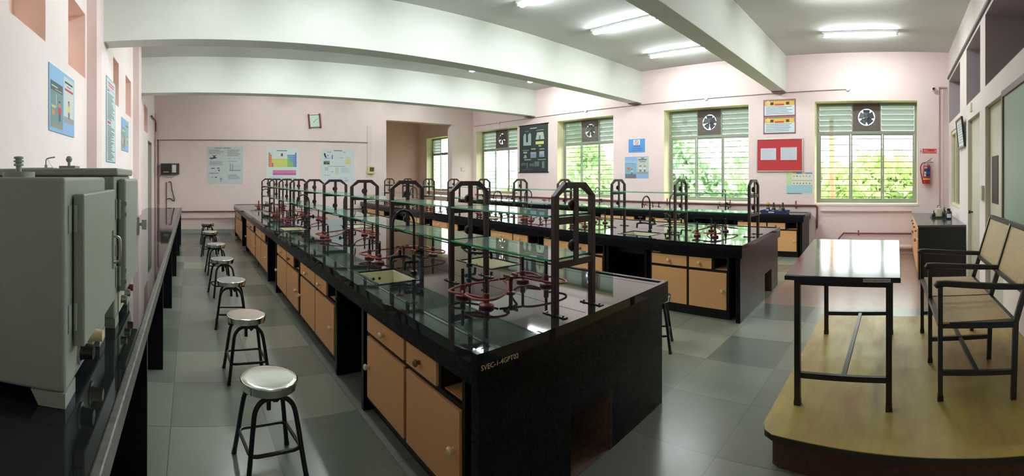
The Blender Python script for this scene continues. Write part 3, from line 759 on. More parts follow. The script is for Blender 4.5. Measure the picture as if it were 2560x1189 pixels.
# ------------------------------------------------------------------ stools
def make_stool():
    r = thing('lab_stool', 'x', 'stool')
    MB().lathe([(0, 0.412), (0.138, 0.412), (0.144, 0.414), (0.1485, 0.449), (0.1495, 0.453), (0.147, 0.457), (0.142, 0.459), (0.12, 0.4597), (0, 0.46)], 48).build('seat', M_chrome, r, sharp=60)
    MB().cyl((0, 0, 0.29), (0, 0, 0.411), 0.012, 12).build('screw_post', M_blackmetal, r)
    mb = MB(); mb.lathe([(0, 0.365), (0.03, 0.365), (0.034, 0.375), (0.034, 0.388), (0, 0.389)], 14); mb.box(-0.135, 0.135, -0.012, 0.012, 0.385, 0.411); mb.box(-0.012, 0.012, -0.12, 0.12, 0.385, 0.411); mb.cyl((0.03, -0.02, 0.365), (0.045, -0.03, 0.345), 0.016, 10)
    mb.build('seat_bracket', M_blackmetal, r)
    for sx in (-1, 1):
        for sy in (-1, 1):
            pts = catmull([(0.0, sy * 0.088, 0.389), (sx * 0.055, sy * 0.09, 0.385), (sx * 0.098, sy * 0.10, 0.345), (sx * 0.115, sy * 0.115, 0.26), (sx * 0.132, sy * 0.132, 0.13), (sx * 0.15, sy * 0.15, 0.0)], 4)
            o = MB().tube(pts, 0.0125, 10).build('leg', M_blackmetal, r)
            MB().cyl((sx * 0.150, sy * 0.150, 0), (sx * 0.148, sy * 0.148, 0.02), 0.0145, 10).build('foot_cap', M_black, o)
    q = 0.131; pts = []
    for (cx, cy, a0) in ((1, 1, 0), (-1, 1, pi / 2), (-1, -1, pi), (1, -1, 1.5 * pi)):
        for i in range(4):
            a = a0 + i / 3 * pi / 2; pts.append((cx * (q - 0.035) + 0.035 * cos(a), cy * (q - 0.035) + 0.035 * sin(a), 0.14))
    MB().tube(pts, 0.0095, 8, closed=True).build('footrest', M_blackmetal, r)
    return r
SP = [(0.40, 2.284), (0.415, 3.36), (0.407, 4.514), (0.401, 5.698), (0.391, 6.969), (0.366, 8.566), (0.379, 10.137)]
stl0 = make_stool()
for k, (x, y) in enumerate(SP):
    lab = ('steel topped stool at the camera end of the stool row' if k == 0 else 'steel topped stool at the back wall end of the stool row' if k == 6 else ORD[k] + ' steel topped stool from the camera end of the stool row')
    o = stl0 if k == 0 else dup(stl0)
    o.location = (x, y, 0); o.rotation_euler = (0, 0, [0.12, 0.05, -0.1, 0.2, 0.1, -0.15, 0.08][k]); tag(o, lab, None, 'steel stools in the aisle')
tag(dup(stl0, 'black legged stool half hidden behind the end of the bench by the stools', (3.385, 2.03, 0), 0.45), None, 'stool', 'stools between the two benches')

# ------------------------------------------------------------------ left worktop with stone supports
T = thing('side_worktop', 'black stone worktop along the wall carrying two grey ovens', 'worktop', (0, 0, 0))
mb = MB(); ya, yb = -0.6, 10.28
for (p, q, e) in ((ya, 4.71, 0.004), (4.71, 4.97, 0.115), (4.97, 8.09, 0.004), (8.09, 8.47, 0.115), (8.47, yb, 0.004)):
    mb.hexa([(lwx(p) + e, p, HB - 0.045), (-0.236, p, HB - 0.045), (-0.236, q, HB - 0.045), (lwx(q) + e, q, HB - 0.045), (lwx(p) + e, p, HB), (-0.236, p, HB), (-0.236, q, HB), (lwx(q) + e, q, HB)])
mb.build('worktop_slab', M_granite, T)
MB().box(-0.235, -0.205, ya, yb, HB - 0.07, HB + 0.006).build('edge_strip', M_worn, T, bevel=0.006)
for y in (0.5, 2.2, 3.47, 5.1, 6.76, 8.6, 9.9):
    MB().box(lwx(y) + 0.01, -0.215, y, y + 0.04, 0, HB - 0.046).build('support_slab', M_granite_side, T)

# ------------------------------------------------------------------ ovens
O1 = thing('drying_oven', 'grey enamel lab oven on the worktop, the one closer to the camera', 'oven', (-0.64, 1.29, HB + 0.001), 0, 'grey ovens on the worktop')
mb = MB(); mb.box(-0.29, 0.27, 0, 0.63, 0.045, 0.693); mb.build('body', M_oven, O1, bevel=0.012, seg=3)
for x in (-0.24, 0.215):
    for y in (0.06, 0.57):
        MB().prism([(x - 0.055, 0.0455), (x + 0.055, 0.0455), (x + 0.055, 0), (x - 0.03, 0)] if x > 0 else [(x - 0.055, 0.0455), (x + 0.055, 0.0455), (x + 0.03, 0), (x - 0.055, 0)], lambda a, b, d: (a, d, b), y - 0.06, y + 0.06).build('foot', M_oven, O1)
d = MB().box(0.274, 0.312, 0.075, 0.64, 0.162, 0.64).build('door', M_oven, O1, bevel=0.006)
mb = MB(); mb.box(0.2705, 0.2745, 0.09, 0.625, 0.18, 0.625); mb.build('door_gasket', M_ovendark, O1)
for z in (0.215, 0.52):
    mb = MB(); mb.cyl((0.283, 0.069, z), (0.283, 0.069, z + 0.085), 0.006, 10); mb.box(0.284, 0.306, 0.072, 0.0755, z, z + 0.085); mb.box(0.2702, 0.2735, 0.03, 0.07, z, z + 0.085)
    for q in (0.015, 0.042, 0.07): mb.cyl((0.296, 0.0735, z + q), (0.296, 0.0715, z + q), 0.0045, 8)
    mb.build('hinge', M_oven, d)
mb = MB(); mb.box(0.312, 0.318, 0.565, 0.585, 0.31, 0.47); mb.tube(catmull([(0.318, 0.575, 0.335), (0.338, 0.575, 0.34), (0.345, 0.575, 0.36), (0.345, 0.575, 0.42), (0.338, 0.575, 0.44), (0.318, 0.575, 0.445)], 4), 0.006, 8)
mb.box(0.272, 0.32, 0.642, 0.648, 0.35, 0.4)
mb.build('handle', M_steel, d)
for y, c1, rr in ((0.18, M_black, 0.026), (0.34, M_knob, 0.023)):
    mb = MB(); mb.lathe([(0, 0.27), (0.042, 0.27), (0.042, 0.276), (0, 0.277)], 20, (0, y, 0.108), m=1, axis='X'); mb.lathe([(0, 0.277), (rr + 0.004, 0.277), (rr, 0.285), (rr * 0.9, 0.318), (0, 0.32)], 16, (0, y, 0.108), axis='X')
    mb.build('control_knob', [c1, M_steel], O1)
mb = MB(); mb.lathe([(0, 0.692), (0.062, 0.692), (0.062, 0.713), (0, 0.714)], 24, (0.0, 0.3, 0)); mb.lathe([(0, 0.714), (0.011, 0.714), (0.011, 0.735), (0.019, 0.736), (0.019, 0.744), (0.013, 0.745), (0.013, 0.749), (0.02, 0.75), (0.02, 0.757), (0.013, 0.758), (0.013, 0.762), (0.019, 0.763), (0.018, 0.771), (0, 0.773)], 16, (0.0, 0.3, 0))
mb.build('vent_cap', M_oven, O1)
O2 = thing('drying_oven', 'taller grey enamel oven on the worktop, standing behind the closer oven', 'oven', (-0.64, 2.02, HB + 0.001), 0, 'grey ovens on the worktop')
MB().box(-0.33, 0.295, 0, 0.5, 0.045, 0.70).build('body', M_oven, O2, bevel=0.01)
MB().box(-0.345, 0.31, -0.012, 0.512, 0.70, 0.735).build('lid', M_oven, O2, bevel=0.008)
for x in (-0.28, 0.25):
    for y in (0.06, 0.44): MB().box(x - 0.045, x + 0.045, y - 0.05, y + 0.05, 0, 0.0455).build('foot', M_oven, O2)
d = MB().box(0.299, 0.34, 0.055, 0.515, 0.16, 0.685).build('door', M_oven, O2, bevel=0.012, seg=3)
for z in (0.19, 0.5):
    mb = MB(); mb.box(0.2955, 0.3005, 0.01, 0.05, z, z + 0.09); mb.cyl((0.31, 0.043, z), (0.31, 0.043, z + 0.09), 0.007, 10); mb.box(0.31, 0.342, 0.048, 0.075, z + 0.01, z + 0.03); mb.box(0.31, 0.342, 0.048, 0.075, z + 0.06, z + 0.08)
    mb.build('hinge', M_oven, d)
mb = MB(); mb.box(0.34, 0.352, 0.475, 0.5, 0.37, 0.47); mb.cyl((0.345, 0.49, 0.43), (0.385, 0.5, 0.43), 0.009, 10); mb.box(0.365, 0.39, 0.485, 0.525, 0.40, 0.455)
mb.build('latch', M_steel, d)
mb = MB(); mb.box(0.2955, 0.302, 0.08, 0.47, 0.055, 0.15); mb.build('control_panel', mat('pale_panel', (196, 198, 180), 0.4), O2)
for y in (0.15, 0.27, 0.38):
    MB().lathe([(0, 0.302), (0.02, 0.302), (0.017, 0.33), (0, 0.332)], 14, (0, y, 0.1), axis='X').build('control_knob', M_steel if y < 0.3 else M_redbase, O2)
mb = MB(); mb.box(-0.03, 0.055, 0.2, 0.3, 0.735, 0.752); mb.cyl((0.01, 0.25, 0.75), (0.01, 0.25, 0.775), 0.008, 10); mb.lathe([(0, -0.018), (0.012, -0.014), (0.018, 0), (0.012, 0.014), (0, 0.018)], 14, (0.01, 0.25, 0.787))
mb.build('vent_cap', M_oven, O2)
mb = MB(); mb.box(-0.25, -0.07, 0.22, 0.3, 0.735, 0.744); mb.cyl((-0.12, 0.26, 0.744), (-0.12, 0.26, 0.76), 0.009, 8); mb.tube(catmull([(-0.12, 0.26, 0.75), (-0.12, 0.26, 0.785), (-0.105, 0.26, 0.795), (-0.07, 0.26, 0.80)], 5), 0.004, 8)
mb.tube(catmull([(-0.11, 0.26, 0.793), (-0.1, 0.255, 0.77), (-0.08, 0.25, 0.745)], 5), 0.0015, 6)
mb.build('thermometer_fitting', M_steel, O2)

# ------------------------------------------------------------------ side cabinet by the window
E1 = thing('side_cabinet', 'black ended cabinet with dark top and orange doors against the end wall', 'cabinet', (6.52, -0.31, 0))
MB().box(-0.01, 2.22, -0.695, 0.01, HB - 0.03, HB).build('top', mat('dark_grey_stone_top', (70, 76, 76), 0.12, noise=0.2, nscale=80), E1)
mb = MB(); mb.box(0, 2.2, -0.69, 0.0, 0.0, HB - 0.03)
mb.build('body', mat('flaking_black_paint', (20, 20, 21), 0.35, noise=0.3, nscale=9), E1)
for k in range(4):
    d = MB().box(0.03 + k * 0.545, 0.03 + k * 0.545 + 0.52, 0.0005, 0.016, 0.1, 0.58).build('door', M_lam, E1)
    MB().lathe([(0, 0), (0.011, 0), (0.017, 0.018), (0.012, 0.03), (0, 0.031)], 12, (0.03 + k * 0.545 + (0.46 if k % 2 == 0 else 0.06), 0.016, 0.5), axis='Y').build('knob', M_knobbrown, d)
    d = MB().box(0.03 + k * 0.545, 0.03 + k * 0.545 + 0.52, 0.0005, 0.016, 0.61, 0.74).build('drawer', M_lam, E1)
    MB().lathe([(0, 0), (0.011, 0), (0.017, 0.018), (0.012, 0.03), (0, 0.031)], 12, (0.03 + k * 0.545 + 0.26, 0.016, 0.675), axis='Y').build('knob', M_knobbrown, d)

# ------------------------------------------------------------------ bottles and trays
def bottle(name, label, loc, prof, capprof, m, mcap, cat='bottle', group=None, lab=None, n=18):
    r = thing(name, label, cat, loc, 0, group)
    MB().lathe(prof, n).build('body', m, r, sharp=40)
    MB().lathe(capprof, n).build('cap', mcap, r)
    if lab:
        z0, z1, rr, mm = lab; mb = MB(); vs = []; fs = []
        for i in range(9):
            a = pi - 0.7 + i * 1.4 / 8
            vs += [(rr * cos(a), rr * sin(a), z0), (rr * cos(a), rr * sin(a), z1)]
            if i: fs.append((2 * i - 2, 2 * i, 2 * i + 1, 2 * i - 1))
        mb.add(vs, fs); mb.build('paper_label', mm, r)
    return r
def make_tray(label, loc, L, W, h, m, rz=0):
    r = thing('tray', label, 'tray', loc, rz)
    mb = MB(); t = 0.004; e = 0.03
    o = [(-W / 2, -L / 2), (W / 2, -L / 2), (W / 2, L / 2), (-W / 2, L / 2)]; i = [(x * 0.9, y * 0.94) for x, y in o]
    vs = [(x, y, 0) for x, y in i] + [(x, y, h) for x, y in o] + [(x * 0.97, y * 0.98, h) for x, y in o] + [(x * 0.97, y * 0.98, t) for x, y in i]
    fs = [(3, 2, 1, 0)]
    for k in range(4):
        q = (k + 1) % 4; fs += [(k, q, 4 + q, 4 + k), (4 + k, 4 + q, 8 + q, 8 + k), (8 + k, 8 + q, 12 + q, 12 + k)]
    fs.append((12, 13, 14, 15)); mb.add(vs, fs)
    mb.build('pan', m, r)
    return r
t1 = make_tray('navy blue plastic tray holding dark reagent bottles on the window bench', (8.34, 2.32, HB + 0.001), 0.52, 0.3, 0.065, M_blue)
MB().box(-0.151, -0.149, -0.02, 0.09, 0.022, 0.045).build('name_tag', M_paper, t1)
bp = [(0, 0.0), (0.035, 0.0), (0.038, 0.01), (0.038, 0.09), (0.03, 0.115), (0.013, 0.13), (0.012, 0.155), (0, 0.156)]
cp = [(0, 0.156), (0.016, 0.156), (0.018, 0.175), (0.012, 0.185), (0, 0.186)]
yp = [(0, 0.156), (0.013, 0.156), (0.03, 0.175), (0.028, 0.205), (0.01, 0.212), (0, 0.212)]
tz = HB + 0.0065
bottle('reagent_bottle', 'dark bottle with a yellow rubber bulb in the blue tray', (8.33, 2.46, tz), bp, yp, M_amber, M_yellow, group='reagent bottles in the blue tray', lab=(0.03, 0.075, 0.0385, M_paper))
bottle('reagent_bottle', 'dark glass bottle standing in the middle of the blue tray', (8.33, 2.345, tz), bp, [(a, b + (0.02 if b > 0.17 else 0)) for a, b in cp], M_amber, M_black, group='reagent bottles in the blue tray', lab=(0.02, 0.06, 0.0385, M_paper))
bottle('reagent_bottle', 'dark glass bottle at the bench end of the blue tray', (8.36, 2.17, tz), bp, [(a, b + (0.02 if b > 0.17 else 0)) for a, b in cp], M_amber, M_black, group='reagent bottles in the blue tray')
bottle('reagent_bottle', 'short grey bottle at the front of the blue tray', (8.27, 2.20, tz), [(a * 0.9, b * 0.8) for a, b in bp], [(a * 0.9, b * 0.8) for a, b in cp], mat('grey_bottle', (92, 90, 78), 0.3), M_black, group='reagent bottles in the blue tray', lab=(0.02, 0.06, 0.035, M_paper))
make_tray('shallow grey tray under the bottles on the orange doored cabinet', (7.82, -0.755, HB + 0.001), 0.34, 0.44, 0.03, mat('grey_enamel_tray', (104, 106, 102), 0.4))
tz = HB + 0.0065
bottle('reagent_bottle', 'small dark dropper bottle at the tray edge nearest the window', (7.84, -0.64, tz), [(a * 0.8, b * 0.6) for a, b in bp], [(a * 0.8, b * 0.6 + 0.0) for a, b in cp], M_amber, M_knobbrown, group='bottles on the end cabinet')
c = thing('plastic_can', 'white plastic jerry can with a bent brown spout on the cabinet tray', 'can', (7.86, -0.735, tz))
MB().box(-0.055, 0.055, -0.05, 0.05, 0, 0.15).build('body', mat('milky_plastic', (206, 206, 176), 0.4), c, bevel=0.015, seg=3)
MB().lathe([(0, 0.145), (0.018, 0.145), (0.018, 0.185), (0, 0.187)], 12, (0, -0.01, 0)).build('cap', mat('milky_plastic', (206, 206, 176), 0.4), c)
MB().tube(catmull([(0, 0.03, 0.14), (0, 0.025, 0.19), (0, 0.0, 0.205)], 5), 0.006, 8).build('spout', M_knobbrown, c)
bottle('reagent_bottle', 'brown glass bottle between the white can and the black can', (7.78, -0.82, tz), [(a, b * 0.9) for a, b in bp], [(a, b * 0.9) for a, b in cp], M_amber, mat('green_cap', (120, 130, 84), 0.5), group='bottles on the end cabinet')
bottle('reagent_bottle', 'black bottle with a white label on the cabinet beside the tray', (7.46, -0.86, HB), [(0, 0), (0.05, 0), (0.053, 0.01), (0.053, 0.11), (0.04, 0.132), (0.026, 0.14), (0, 0.14)], [(0, 0.14), (0.028, 0.14), (0.028, 0.175), (0, 0.177)], M_black, M_black, group='bottles on the end cabinet', lab=(0.025, 0.09, 0.0535, M_paper))

# ------------------------------------------------------------------ platform, desk, chairs
PZ = 0.2
P = thing('teaching_platform', 'low wooden platform with a worn yellow top under the desk and chairs', 'platform', (3.1, -0.2, 0))
def pquad(q): return [(x - 3.1, y + 0.2) for x, y in q]
top = [(2.165, 0.62), (2.20, 0.668), (2.26, 0.69), (4.165, 0.70), (4.165, -0.995), (1.945, -0.995), (1.955, -0.9)]
ins = [(2.22, 0.60), (2.25, 0.64), (2.29, 0.65), (4.12, 0.66), (4.12, -0.995), (2.0, -0.995), (2.01, -0.9)]
mb = MB(); mb.prism(pquad(top)[::-1], lambda a, b, d: (a, b, d), PZ - 0.004, PZ, 0); mb.build('top_sheet', M_platform, P)
mb = MB(); mb.prism(pquad(top)[::-1], lambda a, b, d: (a, b, d), PZ - 0.032, PZ - 0.0041, 0); mb.build('edge_board', mat('dark_board_edge', (44, 36, 32), 0.5), P)
mb = MB(); mb.prism(pquad(ins)[::-1], lambda a, b, d: (a, b, d), 0, PZ - 0.0321, 0); mb.build('base_box', M_platwood, P)

DK = thing('teacher_desk', 'narrow black edged table with a glossy top on the platform', 'desk', (3.15, 0.3, PZ))
def dq(mb, x0, x1, ya0, ya1, yb0, yb1, z0, z1, m=0):
    mb.hexa([(x0 - 3.15, ya0 - 0.3, z0), (x1 - 3.15, yb0 - 0.3, z0), (x1 - 3.15, yb1 - 0.3, z0), (x0 - 3.15, ya1 - 0.3, z0), (x0 - 3.15, ya0 - 0.3, z1), (x1 - 3.15, yb0 - 0.3, z1), (x1 - 3.15, yb1 - 0.3, z1), (x0 - 3.15, ya1 - 0.3, z1)], m)
mb = MB(); dq(mb, 2.44, 3.92, -0.02, 0.625, -0.02, 0.735, 0.712, 0.738); mb.build('table_top', M_deskedge, DK, bevel=0.002, seg=1)
mb = MB(); dq(mb, 2.444, 3.916, -0.016, 0.621, -0.016, 0.731, 0.738, 0.7405); mb.build('top_laminate', M_desktop, DK)
LP = [(2.49, 0.56), (2.48, 0.045), (3.66, 0.58), (3.70, 0.05)]
for (x, y) in LP:
    o = MB().box(x - 3.15 - 0.0165, x - 3.15 + 0.0165, y - 0.3 - 0.0165, y - 0.3 + 0.0165, 0.0, 0.712).build('leg', M_deskedge, DK)
    MB().box(x - 3.15 - 0.0185, x - 3.15 + 0.0185, y - 0.3 - 0.0185, y - 0.3 + 0.0185, 0, 0.03).build('foot_cap', M_black, o)
def L3(p, z): return (p[0] - 3.15, p[1] - 0.3, z)
for a, b, z in ((0, 1, 0.17), (2, 3, 0.17)):
    MB().bar(L3(LP[a], z), L3(LP[b], z), 0.025, 0.03).build('stretcher', M_deskedge, DK)
MB().bar((2.485 - 3.15 + 0.014, 0.0, 0.17), (3.68 - 3.15 - 0.014, 0.0, 0.17), 0.025, 0.022).build('stretcher', M_chairm, DK)
for a, b in ((0, 1), (2, 3), (0, 2), (1, 3)):
    MB().bar(L3(LP[a], 0.695), L3(LP[b], 0.695), 0.02, 0.03).build('apron_rail', M_deskedge, DK)
# sticker on the desk edge
tv, tf, tw, th = text_mesh('DSNCP/LAB-01/TLA/WT/08', 0.012, 0.0002)
mb = MB(); mb.box(2.4365 - 3.15, 2.4398 - 3.15, 0.035 - 0.3, 0.185 - 0.3, 0.716, 0.7355, 0); sc = 0.13 / tw
mb.add([(2.4362 - 3.15 - z, 0.175 - 0.3 - x * sc, 0.722 + y * 0.8) for x, y, z in tv], tf, 1)
mb.build('edge_sticker', [mat('grey_sticker', (176, 172, 166), 0.5), flat((40, 40, 40))], DK)

CH = thing('twin_armchair', 'joined pair of steel armchairs with tan ply seats on the platform', 'chair', (2.53, -0.25, PZ + 0.002), 0.0)
# local: x along the row (0, .57, 1.14), y back (-)
ax = [0.05, 0.59, 1.20]; skew = 0.035
def cl(x, y, z): return (x, y + skew * x, z)
fr = MB()
for i, x in enumerate(ax):
    o = MB().bar(cl(x, 0, 0), cl(x, 0, 0.655), 0.028, 0.028, up=(0, 1, 0)).build('leg', M_chairm, CH)
    MB().bar(cl(x, 0, 0), cl(x, 0, 0.03), 0.034, 0.034, up=(0, 1, 0)).build('foot_cap', M_black, o)
    MB().bar(cl(x - 0.06 * (i == 0), -0.415, 0), cl(x - 0.06 * (i == 0), -0.43, 0.45), 0.028, 0.032, up=(0, 1, 0)).build('leg', M_chairm, CH)
    MB().bar(cl(x - 0.06 * (i == 0), -0.43, 0.45), cl(x - 0.06 * (i == 0), -0.585, 0.95), 0.028, 0.032, up=(0, 1, 0)).build('back_post', M_chairm, CH)
    MB().tube([cl(x, 0.03, 0.655), cl(x, 0.015, 0.67), cl(x, -0.03, 0.672), cl(x - 0.04 * (i == 0), -0.3, 0.655), cl(x - 0.06 * (i == 0), -0.49, 0.645)], [0.016, 0.022, 0.02, 0.02, 0.018], 10).build('armrest', M_chairm, CH)
    MB().bar(cl(x, 0, 0.16), cl(x - 0.06 * (i == 0), -0.42, 0.16), 0.022, 0.028).build('stretcher', M_chairm, CH)
    MB().bar(cl(x, 0, 0.435), cl(x - 0.06 * (i == 0), -0.43, 0.435), 0.025, 0.035).build('seat_rail', M_chairm, CH)
MB().bar(cl(0.04, -0.21, 0.16), cl(1.2, -0.21, 0.16), 0.026, 0.022).build('stretcher', M_chairm, CH)
for y, z in ((0.0, 0.435), (-0.43, 0.435)):
    MB().bar(cl(0.0 if y < 0 else 0.05, y, z), cl(1.2, y, z), 0.025, 0.035).build('seat_rail', M_chairm, CH)
for (z, y) in ((0.95, -0.585), (0.62, -0.483)):
    MB().bar(cl(-0.01, y, z), cl(1.2, y, z), 0.03, 0.03).build('back_rail', M_chairm, CH)
for (x0, x1) in ((0.03, 0.575), (0.605, 1.185)):
    mb = MB(); mb.hexa([cl(x0, -0.415, 0.445), cl(x1, -0.415, 0.445), cl(x1, -0.014, 0.445), cl(x0, -0.014, 0.445), cl(x0, -0.415, 0.456), cl(x1, -0.415, 0.456), cl(x1, -0.014, 0.456), cl(x0, -0.014, 0.456)])
    mb.build('seat', M_ply, CH)
    mb = MB(); mb.hexa([cl(x0, -0.492, 0.635), cl(x1, -0.492, 0.635), cl(x1, -0.482, 0.635), cl(x0, -0.482, 0.635), cl(x0, -0.584, 0.935), cl(x1, -0.584, 0.935), cl(x1, -0.574, 0.935), cl(x0, -0.574, 0.935)])
    mb.build('backrest', M_ply, CH)

# ------------------------------------------------------------------ posters and boards (local: x right, z up, facing -y)
def poster(name, label, cat, loc, rotz, w, h, bg, items, t=0.003, group=None, border=None, parts=None):
    """items: (x0,z0,x1,z1,rgb) or ('c',x,z,r,rgb) in 0..1 of the sheet"""
    mats = [mat('sheet_%02x%02x%02x' % bg, bg, 0.35, spec=0.4)]; idx = {}
    mb = MB(); mb.box(0, w, -t, 0, 0, h, 0)
    lay = 0
    for it in items:
        rgb = it[-1]
        if rgb not in idx: idx[rgb] = len(mats); mats.append(flat(rgb))
        lay += 1; y = -t - 0.0004 - 0.00002 * lay
        if it[0] == 'c':
            _, x, z, r, _c = it; n = 12
            mb.add([(x * w + r * w * cos(2 * pi * j / n), y, z * h + r * w * sin(2 * pi * j / n)) for j in range(n)], [tuple(range(n))], idx[rgb])
        elif it[0] == 'p':
            mb.add([(x * w, y, z * h) for x, z in it[1]], [tuple(range(len(it[1])))], idx[rgb])
        else:
            x0, z0, x1, z1, _c = it
            mb.add([(x0 * w, y, z0 * h), (x1 * w, y, z0 * h), (x1 * w, y, z1 * h), (x0 * w, y, z1 * h)], [(0, 1, 2, 3)], idx[rgb])
    o = mb.build(name, mats, loc=loc, rotz=rotz)
    # artwork faces must keep facing the room
    tag(o, label, cat, group)
    return o
def lines(x0, x1, ztop, zbot, n, rgb, hgt=0.4, rag=0.3, seed=1):
    rnd = random.Random(seed); out = []; p = (ztop - zbot) / n
    for k in range(n):
        z = ztop - (k + 0.5) * p; e = x1 - (x1 - x0) * rnd.random() * rag
        out.append((x0, z - p * hgt / 2, e, z + p * hgt / 2, rgb))
    return out
G1 = (138, 146, 150); G2 = (96, 104, 110); NAVY = (44, 50, 92)
# back wall
it = [(0.22, 0.955, 0.42, 0.975, G1), (0.45, 0.955, 0.66, 0.975, G1)] + lines(0.05, 0.48, 0.93, 0.80, 6, G1, seed=2) + lines(0.56, 0.94, 0.93, 0.74, 9, G1, seed=3)
it += [('p', [(0.06, 0.69), (0.12, 0.66), (0.27, 0.69), (0.3, 0.7), (0.24, 0.72), (0.1, 0.71)], (88, 92, 110)), (0.18, 0.69, 0.23, 0.745, NAVY), (0.15, 0.745, 0.26, 0.77, (120, 124, 124))]
it += lines(0.08, 0.45, 0.62, 0.50, 5, G1, seed=4) + [(0.12, 0.41, 0.22, 0.43, (60, 62, 66)), (0.29, 0.41, 0.35, 0.435, (96, 70, 100)), (0.3, 0.36, 0.36, 0.38, (84, 56, 90)), (0.33, 0.33, 0.345, 0.36, (84, 56, 90))]
it += [(0.07, 0.28, 0.32, 0.295, G2), (0.22, 0.17, 0.28, 0.19, (40, 40, 44)), (0.13, 0.17, 0.17, 0.19, G1), (0.36, 0.12, 0.42, 0.14, G2), (0.38, 0.14, 0.395, 0.19, G1), (0.37, 0.08, 0.41, 0.095, G2)]
it += [(0.59, 0.68, 0.65, 0.69, G1), (0.73, 0.68, 0.8, 0.69, G1), (0.86, 0.68, 0.92, 0.69, G1)] + lines(0.56, 0.86, 0.62, 0.60, 1, G2, seed=8)
it += [(0.64, 0.36, 0.66, 0.55, G1), (0.70, 0.36, 0.72, 0.53, G1), (0.62, 0.355, 0.94, 0.37, G2), (0.72, 0.46, 0.94, 0.465, G1), (0.72, 0.41, 0.94, 0.415, G1), (0.72, 0.5, 0.94, 0.505, G1)] + lines(0.58, 0.92, 0.26, 0.13, 6, G1, seed=6)
it += [(0.512, 0.03, 0.516, 0.95, (190, 198, 198))]
poster('wall_chart', 'pale wall chart of an instrument with dark small print, beside the meter box', 'poster', (0.43, YB - 0.001, 1.31), 0, 0.975, 1.0, (206, 214, 214), it)
PW, PH = 0.93, 0.92
cw = 0.84 / 18; px = 0.075; cz = 0.062; ztop = 0.86
per = [(0.31, 0.90, 0.62, 0.92, (90, 96, 100)), (0.44, 0.745, 0.50, 0.83, (96, 100, 100))]
RED = (226, 110, 92); ORG = (232, 136, 96); YEL = (216, 214, 112); GRN = (140, 190, 100); BLU = (98, 168, 206); PUR = (136, 120, 190); TEAL = (110, 186, 170)
def cell(c, r, col): per.append((px + c * cw, ztop - (r + 1) * cz, px + (c + 0.94) * cw, ztop - (r + 0.06) * cz, col))
cell(0, 0, (120, 150, 178)); cell(17, 0, PUR)
for r in range(1, 7):
    cell(0, r, RED); cell(1, r, ORG)
    for c in range(12, 18):
        cell(c, r, PUR if c == 17 else ((112, 134, 204) if c == 16 else (BLU if c - 12 >= r - 1 else (TEAL if c - 12 == r - 2 else GRN))))
for r in range(3, 7):
    for c in range(2, 12): cell(c, r, (190, 96, 130) if (c == 2 and r >= 5) else YEL)
for r in range(2):
    for c in range(15): per.append((px + (c + 2.6) * cw, 0.335 - (r + 1) * 0.075, px + (c + 3.54) * cw, 0.335 - r * 0.075 - 0.004, (206, 130, 180) if r == 0 else (204, 96, 158)))
per += [(0.1, 0.06, 0.5, 0.14, (196, 220, 226)), (0.55, 0.08, 0.9, 0.09, G1)]
poster('periodic_table_poster', 'white poster with a rainbow coloured periodic table on the back wall', 'poster', (2.04, YB - 0.001, 1.38), 0, PW, PH, (222, 232, 228), per)
it = [(0.37, 0.945, 0.63, 0.965, G2), (0.18, 0.905, 0.3, 0.92, G1), (0.66, 0.905, 0.74, 0.92, G1), ('p', [(0.07, 0.88), (0.12, 0.88), (0.14, 0.80), (0.17, 0.755), (0.13, 0.75), (0.09, 0.80)], NAVY), ('p', [(0.12, 0.705), (0.28, 0.74), (0.33, 0.755), (0.2, 0.75), (0.07, 0.735)], (170, 180, 206)), (0.18, 0.80, 0.22, 0.825, (90, 96, 110))]
it += [(0.315, 0.71, 0.345, 0.80, (90, 110, 160)), (0.31, 0.80, 0.35, 0.835, (196, 150, 130)), (0.07, 0.555, 0.25, 0.66, (128, 124, 110)), (0.075, 0.575, 0.14, 0.62, (60, 62, 56)), (0.17, 0.57, 0.245, 0.60, (50, 52, 46)), (0.73, 0.58, 0.9, 0.72, (214, 212, 150)), (0.74, 0.60, 0.88, 0.605, (180, 176, 110)), (0.52, 0.745, 0.67, 0.755, G1), (0.77, 0.755, 0.86, 0.765, G1)]
it += [(0.2, 0.505, 0.73, 0.515, G2)] + lines(0.1, 0.24, 0.48, 0.38, 4, G1, seed=11) + lines(0.42, 0.54, 0.48, 0.28, 9, (200, 178, 150), seed=12) + lines(0.6, 0.88, 0.48, 0.32, 8, (172, 182, 186), seed=13) + [(0.31, 0.345, 0.35, 0.36, G2), (0.16, 0.24, 0.26, 0.25, G2), (0.1, 0.24, 0.13, 0.27, G1), (0.7, 0.165, 0.79, 0.175, G2), (0.2, 0.165, 0.62, 0.17, G1)] + lines(0.7, 0.85, 0.13, 0.05, 3, G1, seed=14)
poster('wall_chart', 'pale wall chart with small dark photos, beside the yellow switch box', 'poster', (3.60, YB - 0.001, 1.30), 0, 0.98, 0.985, (212, 224, 226), it)

